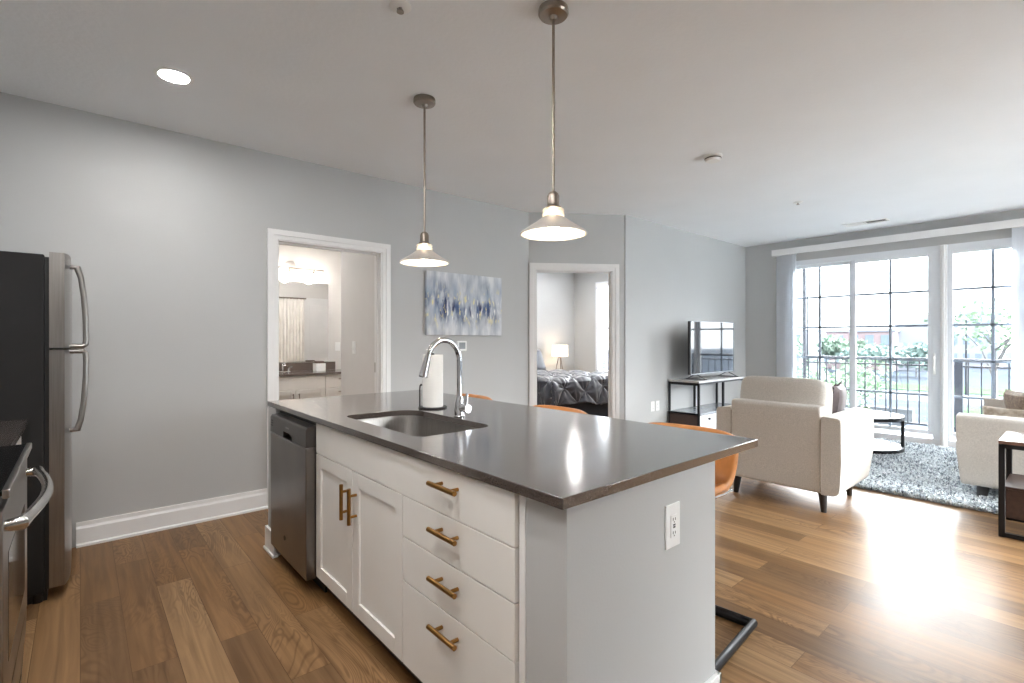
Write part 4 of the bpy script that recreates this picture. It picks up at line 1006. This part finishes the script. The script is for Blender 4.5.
# ------------------------------------------------------------------ bedroom
BX0, BX1, BY0, BY1 = 5.05, 6.68, 4.98, 7.02
bd = thing('bed', 'bed with dark grey upholstered base in the bedroom', 'bed', (5.87, 6.0, 0))
q = MB(); q.box(BX0+.03, BX1-.03, BY0+.05, BY1-.06, .04, .43, bev=.02, seg=3); q.build('base', CHARD, bd)
q = MB(); q.box(BX0+.02, BX1-.02, BY0+.06, BY1-.06, .43, .665, bev=.05, seg=4); q.build('mattress', ENAMEL, bd)
q = MB(); q.box(BX0, BX1, BY1-.05, BY1+.02, .1, 1.05, bev=.02); q.build('headboard', CHARD, bd)
for lx in (BX0+.1, BX1-.1):
    for ly in (BY0+.12, BY1-.15):
        q = MB(); q.tube([(lx, ly, .05), (lx, ly, 0)], [.03, .025], n=10); q.build('leg', ESPR, bd)
def pleat(u, v):
    a, c = u*2.3+.12*math.sin(v*5), v*2.3+.10*math.sin(u*7)
    r = abs(math.sin(PI*(a+c)))*abs(math.sin(PI*(a-c)))
    fr = (a+c) % 1.0, (a-c) % 1.0
    d = math.hypot(min(fr[0], 1-fr[0]), min(fr[1], 1-fr[1]))
    ang_ = math.atan2((fr[1]+.5) % 1-.5, (fr[0]+.5) % 1-.5)
    return .046*r**.55+.020*math.sin(ang_*7+a*5)*math.exp(-d*2.6)*min(1, d*6)
def comf(u, v):
    """u across the bed, v from the foot hem over the edge to the pillows."""
    Wt = (BX1-BX0)+.76; x = (BX0+BX1)/2+(u-.5)*Wt; drop_x = 0.0
    ox = max(0, abs(x-(BX0+BX1)/2)-(BX1-BX0)/2-.01)
    if ox > 0: x = (BX0+BX1)/2+math.copysign((BX1-BX0)/2+.01+ox*.12, u-.5); drop_x = ox*.98
    Ln = .34+(BY1-.55-BY0); s_ = v*Ln-.34-.02
    if s_ < 0: y = BY0-.02+s_*.06; dz = -s_
    else: y = BY0-.02+s_; dz = 0
    pz = pleat(u*Wt/1.0, v*Ln/1.0)
    hem = .10*math.sin(u*9+2.2)+.04*math.sin(u*23+1)
    k = max(0, min(1, -s_/.4))
    z = .70-max(dz, drop_x)*(1+hem*k)
    ease = math.exp(-abs(s_)*18)*.02
    if s_ < 0: y -= pz*.9+.03*k*(1+math.sin(u*17))*.5
    elif drop_x > 0: x += math.copysign(pz, u-.5)
    z += pz*(1 if s_ >= 0 and drop_x == 0 else .15)-ease
    return Vector((x, y, z))
q = MB(); q.grid(comf, 150, 150); o = q.build('comforter', CHAR, smooth=70); sd = o.modifiers.new('quilt', 'SOLIDIFY'); sd.thickness = .012; sd.offset = 1
tag(o, 'charcoal pinch-pleated comforter spread over the bed', 'comforter')
q = MB(); q.pillow((6.22, 6.66, .90), .66, .46, .2, R3('X', -.42)); tag(q.build('bed_pillow', CHAR), 'charcoal pillow propped at the head of the bed, right side', 'pillow')
q = MB(); q.pillow((5.50, 6.66, .90), .66, .46, .2, R3('X', -.42)); tag(q.build('bed_pillow', CHAR), 'charcoal pillow propped at the head of the bed, left side', 'pillow')
ns = thing('nightstand', 'white nightstand behind the bed carrying the table lamp', 'nightstand', (7.2, 6.83, 0))
q = MB(); q.box(6.97, 7.44, 6.62, 7.04, .12, .59, bev=.004); q.build('body', CABW, ns)
q = MB(); q.box(6.95, 7.46, 6.60, 7.05, .59, .615, bev=.004); q.build('top', CABW, ns)
for z0, z1 in ((.14, .355), (.365, .58)):
    q = MB(); q.box(6.99, 7.42, 6.604, 6.62, z0, z1, bev=.003); o = q.build('drawer', CABW, ns)
    q = MB(); q.lathe([(0, -.02), (.012, -.02), (.012, -.012), (.006, -.008), (.006, 0), (0, 0)], (7.205, 6.604, (z0+z1)/2), 14, 'y'); q.build('knob', NICKEL, o)
for lx in (7.0, 7.41):
    for ly in (6.65, 7.0):
        q = MB(); q.cyl((lx, ly, .125), (lx, ly, 0), .02, .014, 10); q.build('leg', CABW, ns)
tl = thing('table_lamp', 'lit tripod table lamp with white drum shade in the bedroom', 'lamp', (7.18, 6.84, .617))
q = MB(); q.lathe([(.158, .965), (.160, .965), (.152, 1.19), (.150, 1.19)], (7.18, 6.84, 0), 40, closed=True); q.build('lamp_shade', LAMPSH, tl)
for k in range(3):
    a = .5+k*2*PI/3
    q = MB(); q.tube([(7.18+.015*math.cos(a), 6.84+.015*math.sin(a), .99), (7.18+.10*math.cos(a), 6.84+.10*math.sin(a), .622)], .006, n=8); q.build('leg', NICKEL, tl)
q = MB(); q.cyl((7.18, 6.84, .94), (7.18, 6.84, 1.0), .022, n=14); q.build('socket', NICKEL, tl)
q = MB(); q.lathe([(0, 1.0), (.014, 1.0), (.028, 1.05), (.03, 1.075), (.018, 1.10), (0, 1.106)], (7.18, 6.84, 0), 18); q.build('bulb', M('lamp_bulb', (255, 240, 220), .4, emit=(255, 222, 180), estr=30, var=0), tl)

# ------------------------------------------------------------------ balcony
bs = MB(); bs.box(XW+.12, 9.55, -1.2, 3.3, -.25, -.05, bev=.01)
struct(bs.build('floor_balcony', M('balcony_concrete', (120, 124, 130), .8, var=.08)), 'grey concrete balcony floor outside the patio door', 'balcony floor')
RXB = 9.4
rl = thing('balcony_railing', 'dark metal balcony railing outside the patio door', 'railing', (RXB, 1.0, -.05))
q = MB(); q.box(RXB-.025, RXB+.025, -1.15, 3.15, .99, 1.03, bev=.006); q.build('top_rail', RAILM, rl)
q = MB(); q.box(RXB-.015, RXB+.015, -1.15, 3.15, .905, .93, bev=.003); q.box(RXB-.015, RXB+.015, -1.15, 3.15, .03, .06, bev=.003); q.build('cross_rail', RAILM, rl)
for i in range(32):
    y = -1.07+i*.135
    if abs(y-1.19) < .06: continue
    q = MB(); q.box(RXB-.008, RXB+.008, y-.008, y+.008, .045, 1.0); q.build('baluster', RAILM, rl)
for y in (-1.13, 1.19):
    q = MB(); q.box(RXB-.045, RXB+.045, y-.045, y+.045, -.05, .99, bev=.005); q.build('post', RAILM, rl)
q = MB(); q.box(RXB-.025, RXB+.025, 3.155, 3.205, -.05, 2.75, bev=.004); tag(q.build('balcony_post', RAILM), 'slim dark balcony post rising left behind the patio door glass', 'post')

te = MB(); te.box(-1, 9, -13, YS-.12, -.25, -.05, bev=.01)  # added unseen reflector, throws sky light up to the ceiling
struct(te.build('bounce_slab', M('bounce_slab_pale', (226, 226, 224), .85, var=.05)), 'pale slab added outside the picture to bounce sky light onto the ceiling', 'light reflector')
# ------------------------------------------------------------------ outside: the street below, haze painted into its pale colours
GZ = -3.4
g_ = MB(); g_.box(-80, 260, -120, 140, GZ-.5, GZ)
struct(g_.build('ground', M('asphalt', (74, 79, 86), .9, spec=0, var=.12, vscale=.25)), 'grey asphalt lot below the balcony', 'ground')
def flat(name, label, cat, x0, x1, y0, y1, z, m, kind=None):
    q = MB(); q.box(x0, x1, y0, y1, GZ, GZ+z, bev=min(.03, z*.3)); o = q.build(name, m); tag(o, label, cat, kind=kind); return o
GRASS = M('lawn_green', (74, 96, 68), .95, spec=0, var=.22, vscale=.8)
CONC = M('pale_concrete', (98, 101, 105), .85, spec=0, var=.08, vscale=.6)
flat('lawn', 'green lawn strip beyond the lot, right side', 'lawn', 27, 46, -3, 5.4, .05, GRASS, 'stuff')
flat('lawn', 'green lawn strip along the far street', 'lawn', 58, 66, 4, 24, .05, GRASS, 'stuff')
flat('street', 'pale far street crossing behind the lawns', 'street', 48, 56, -30, 60, .02, CONC, None)['kind'] = 'structure'
flat('retaining_wall', 'low pale concrete retaining wall across the lot', 'wall', 33, 33.6, 6.0, 14.5, 1.0, CONC)
flat('planter_wall', 'stepped pale concrete planter block in the lot', 'wall', 24, 26.5, 2.9, 5.0, 1.1, M('block_grey', (84, 90, 100), .85, spec=0, var=.08))
BRICK = M('hazed_brick', (150, 134, 136), .9, spec=0, var=.08, vscale=.5)  # brick greyed and paled, distance haze put into its colour
BPALE = M('far_render', (150, 155, 164), .85, spec=0, var=.05, vscale=.3)
DARKG = M('far_glass', (120, 132, 146), .2, var=.1)
def building(label, x0, x1, y0, y1, z1, wm, floors=2, nwin=5, tower=None):
    b = thing('building', label, 'building', ((x0+x1)/2, (y0+y1)/2, GZ))
    q = MB(); q.box(x0, x1, y0, y1, GZ, z1); q.build('wall', wm, b)
    q = MB(); q.box(x0-.25, x1+.25, y0-.25, y1+.25, z1-.1, z1+.35, bev=.05); q.build('roof', BPALE, b)
    for f_ in range(floors):
        for k in range(nwin):
            yc = y0+(y1-y0)*(k+.5)/nwin; zc = GZ+(z1-GZ)*(f_+.55)/floors; ww = (y1-y0)/nwin*.27; hh = (z1-GZ)/floors*.25
            q = MB(); q.box(x0-.08, x0+.02, yc-ww, yc+ww, zc-hh, zc+hh, bev=.02); q.build('window', DARKG, b)
    if tower:
        q = MB(); q.box(*tower, bev=.05); q.build('tower', BPALE, b)
building('low red brick building with a taller block at its right end', 92, 104, 19.0, 33, 2.6, BRICK, 2, 7, (95, 103, 14.6, 19.4, GZ, 5.2))
building('pale flat-roofed building at the left behind the trees', 78, 88, 27, 39, 2.0, BPALE, 2, 6)
building('pale block with stepped roof behind the right window', 112, 124, 9.5, 15.5, 5.5, BPALE, 3, 4, (113, 121, 10.4, 12.8, 5.4, 8.4))
LEAF = [M('leaf_%s' % n_, c_, 0.8, var=.15, vscale=.9, spec=.05) for n_, c_ in (('mid', (134, 150, 136)), ('dark', (130, 146, 142)), ('light', (138, 156, 134)))]  # leaf greens paled towards grey, haze painted into them
BARK = M('tree_bark', (112, 110, 112), .9, var=.2, vscale=3)
def tree(label, x, y, zb, h, r, leaf, n=700, sz=.35, dens=1.0, slim=1.0, seed=1, name='tree', cat='tree'):
    t_ = thing(name, label, cat, (x, y, zb)); R = random.Random(seed); q = MB()
    q.tube([(x, y, zb), (x+.02*h, y, zb+h*.4), (x, y+.02*h, zb+h*.8)], [h*.025, h*.018, h*.008], n=7)
    ends = []
    for k in range(9):
        a = R.uniform(0, 2*PI); z0 = zb+h*R.uniform(.3, .6); e_ = (x+r*slim*.75*math.cos(a), y+r*slim*.75*math.sin(a), zb+h*R.uniform(.55, .95))
        q.tube([(x, y, z0), ((x*1.4+e_[0]*.6)/2, (y*1.4+e_[1]*.6)/2, (z0+e_[2])/2), e_], [h*.010, h*.007, h*.002], n=5); ends.append(e_)
    q.build('trunk', BARK, t_)
    vs, fs = [], []
    ends.append((x, y, zb+h*.7))
    for i in range(n):
        c = R.choice(ends); d = r*slim*.62*R.random()**.5
        a, b_ = R.uniform(0, 2*PI), R.uniform(-1, 1)
        p = Vector((c[0]+d*math.cos(a)*math.sqrt(1-b_*b_), c[1]+d*math.sin(a)*math.sqrt(1-b_*b_), c[2]+d*b_*.8*(1/slim if slim < 1 else 1)))
        p.z = max(p.z, zb+h*.12)
        u = Vector((R.uniform(-1, 1), R.uniform(-1, 1), R.uniform(-1, 1))).normalized()*sz; w = u.cross(Vector((R.uniform(-1, 1), R.uniform(-1, 1), R.uniform(-1, 1)))).normalized()*sz*.6
        k = len(vs); vs += [p-u, p+w, p+u, p-w]; fs.append((k, k+1, k+2, k+3))
    me = bpy.data.meshes.new('foliage'); me.from_pydata([v-Vector((x, y, zb)) for v in vs], [], fs); me.materials.append(leaf)
    o = bpy.data.objects.new('foliage', me); COL.objects.link(o); o.parent = t_
tree('leafy tree in front of the brick building, seen through the left door panel', 74, 27.5, GZ, 5.0, 2.4, LEAF[0], 900, .4, seed=2)
tree('rounded tree in front of the brick building, behind the middle of the left glass', 82, 22.8, GZ, 4.6, 2.4, LEAF[0], 900, .4, seed=3)
tree('dark green tree before the middle of the brick building', 72, 17.6, GZ, 3.5, 2.4, LEAF[1], 800, .35, seed=4)
tree('dark green tree before the right end of the brick building', 79, 14.0, GZ, 3.6, 2.4, LEAF[1], 800, .35, seed=5)
tree('large airy tree standing on the lawn behind the right window', 42, 3.7, GZ+.05, 7.2, 2.5, LEAF[2], 750, .16, seed=6)
tree('slim upright tree left of the large airy tree', 47, 6.6, GZ, 5.0, 1.2, LEAF[1], 500, .18, slim=.5, seed=7)
tree('tall tree at the far left edge of the patio door view', 64, 29.5, GZ, 6.4, 2.4, LEAF[1], 800, .35, seed=8)
tree('bushy light green tree just beyond the balcony railing', 20, 6.1, GZ, 4.1, 1.5, LEAF[2], 1500, .09, seed=9)
tree('low green shrub at the right side of the lawn', 34, -.6, GZ+.05, 2.4, 1.4, LEAF[0], 600, .16, seed=10)
def lamp_post(label, x, y, h):
    p = thing('street_lamp', label, 'street lamp', (x, y, GZ)); q = MB(); q.tube([(x, y, GZ), (x, y, GZ+h)], [.09, .06], n=10); q.build('pole', RAILM, p)
    q = MB(); q.tube([(x, y, GZ+h), (x, y+.9, GZ+h+.12)], .05, n=8); q.build('arm', RAILM, p)
    q = MB(); q.box(x-.12, x+.12, y+.7, y+1.3, GZ+h+.06, GZ+h+.16, bev=.02); q.build('lamp_head', RAILM, p)
lamp_post('thin street lamp seen through the left glass panel', 57, 19.0, 9.5)
lamp_post('thin street lamp at the left edge of the right window', 57, 6.75, 6.6)
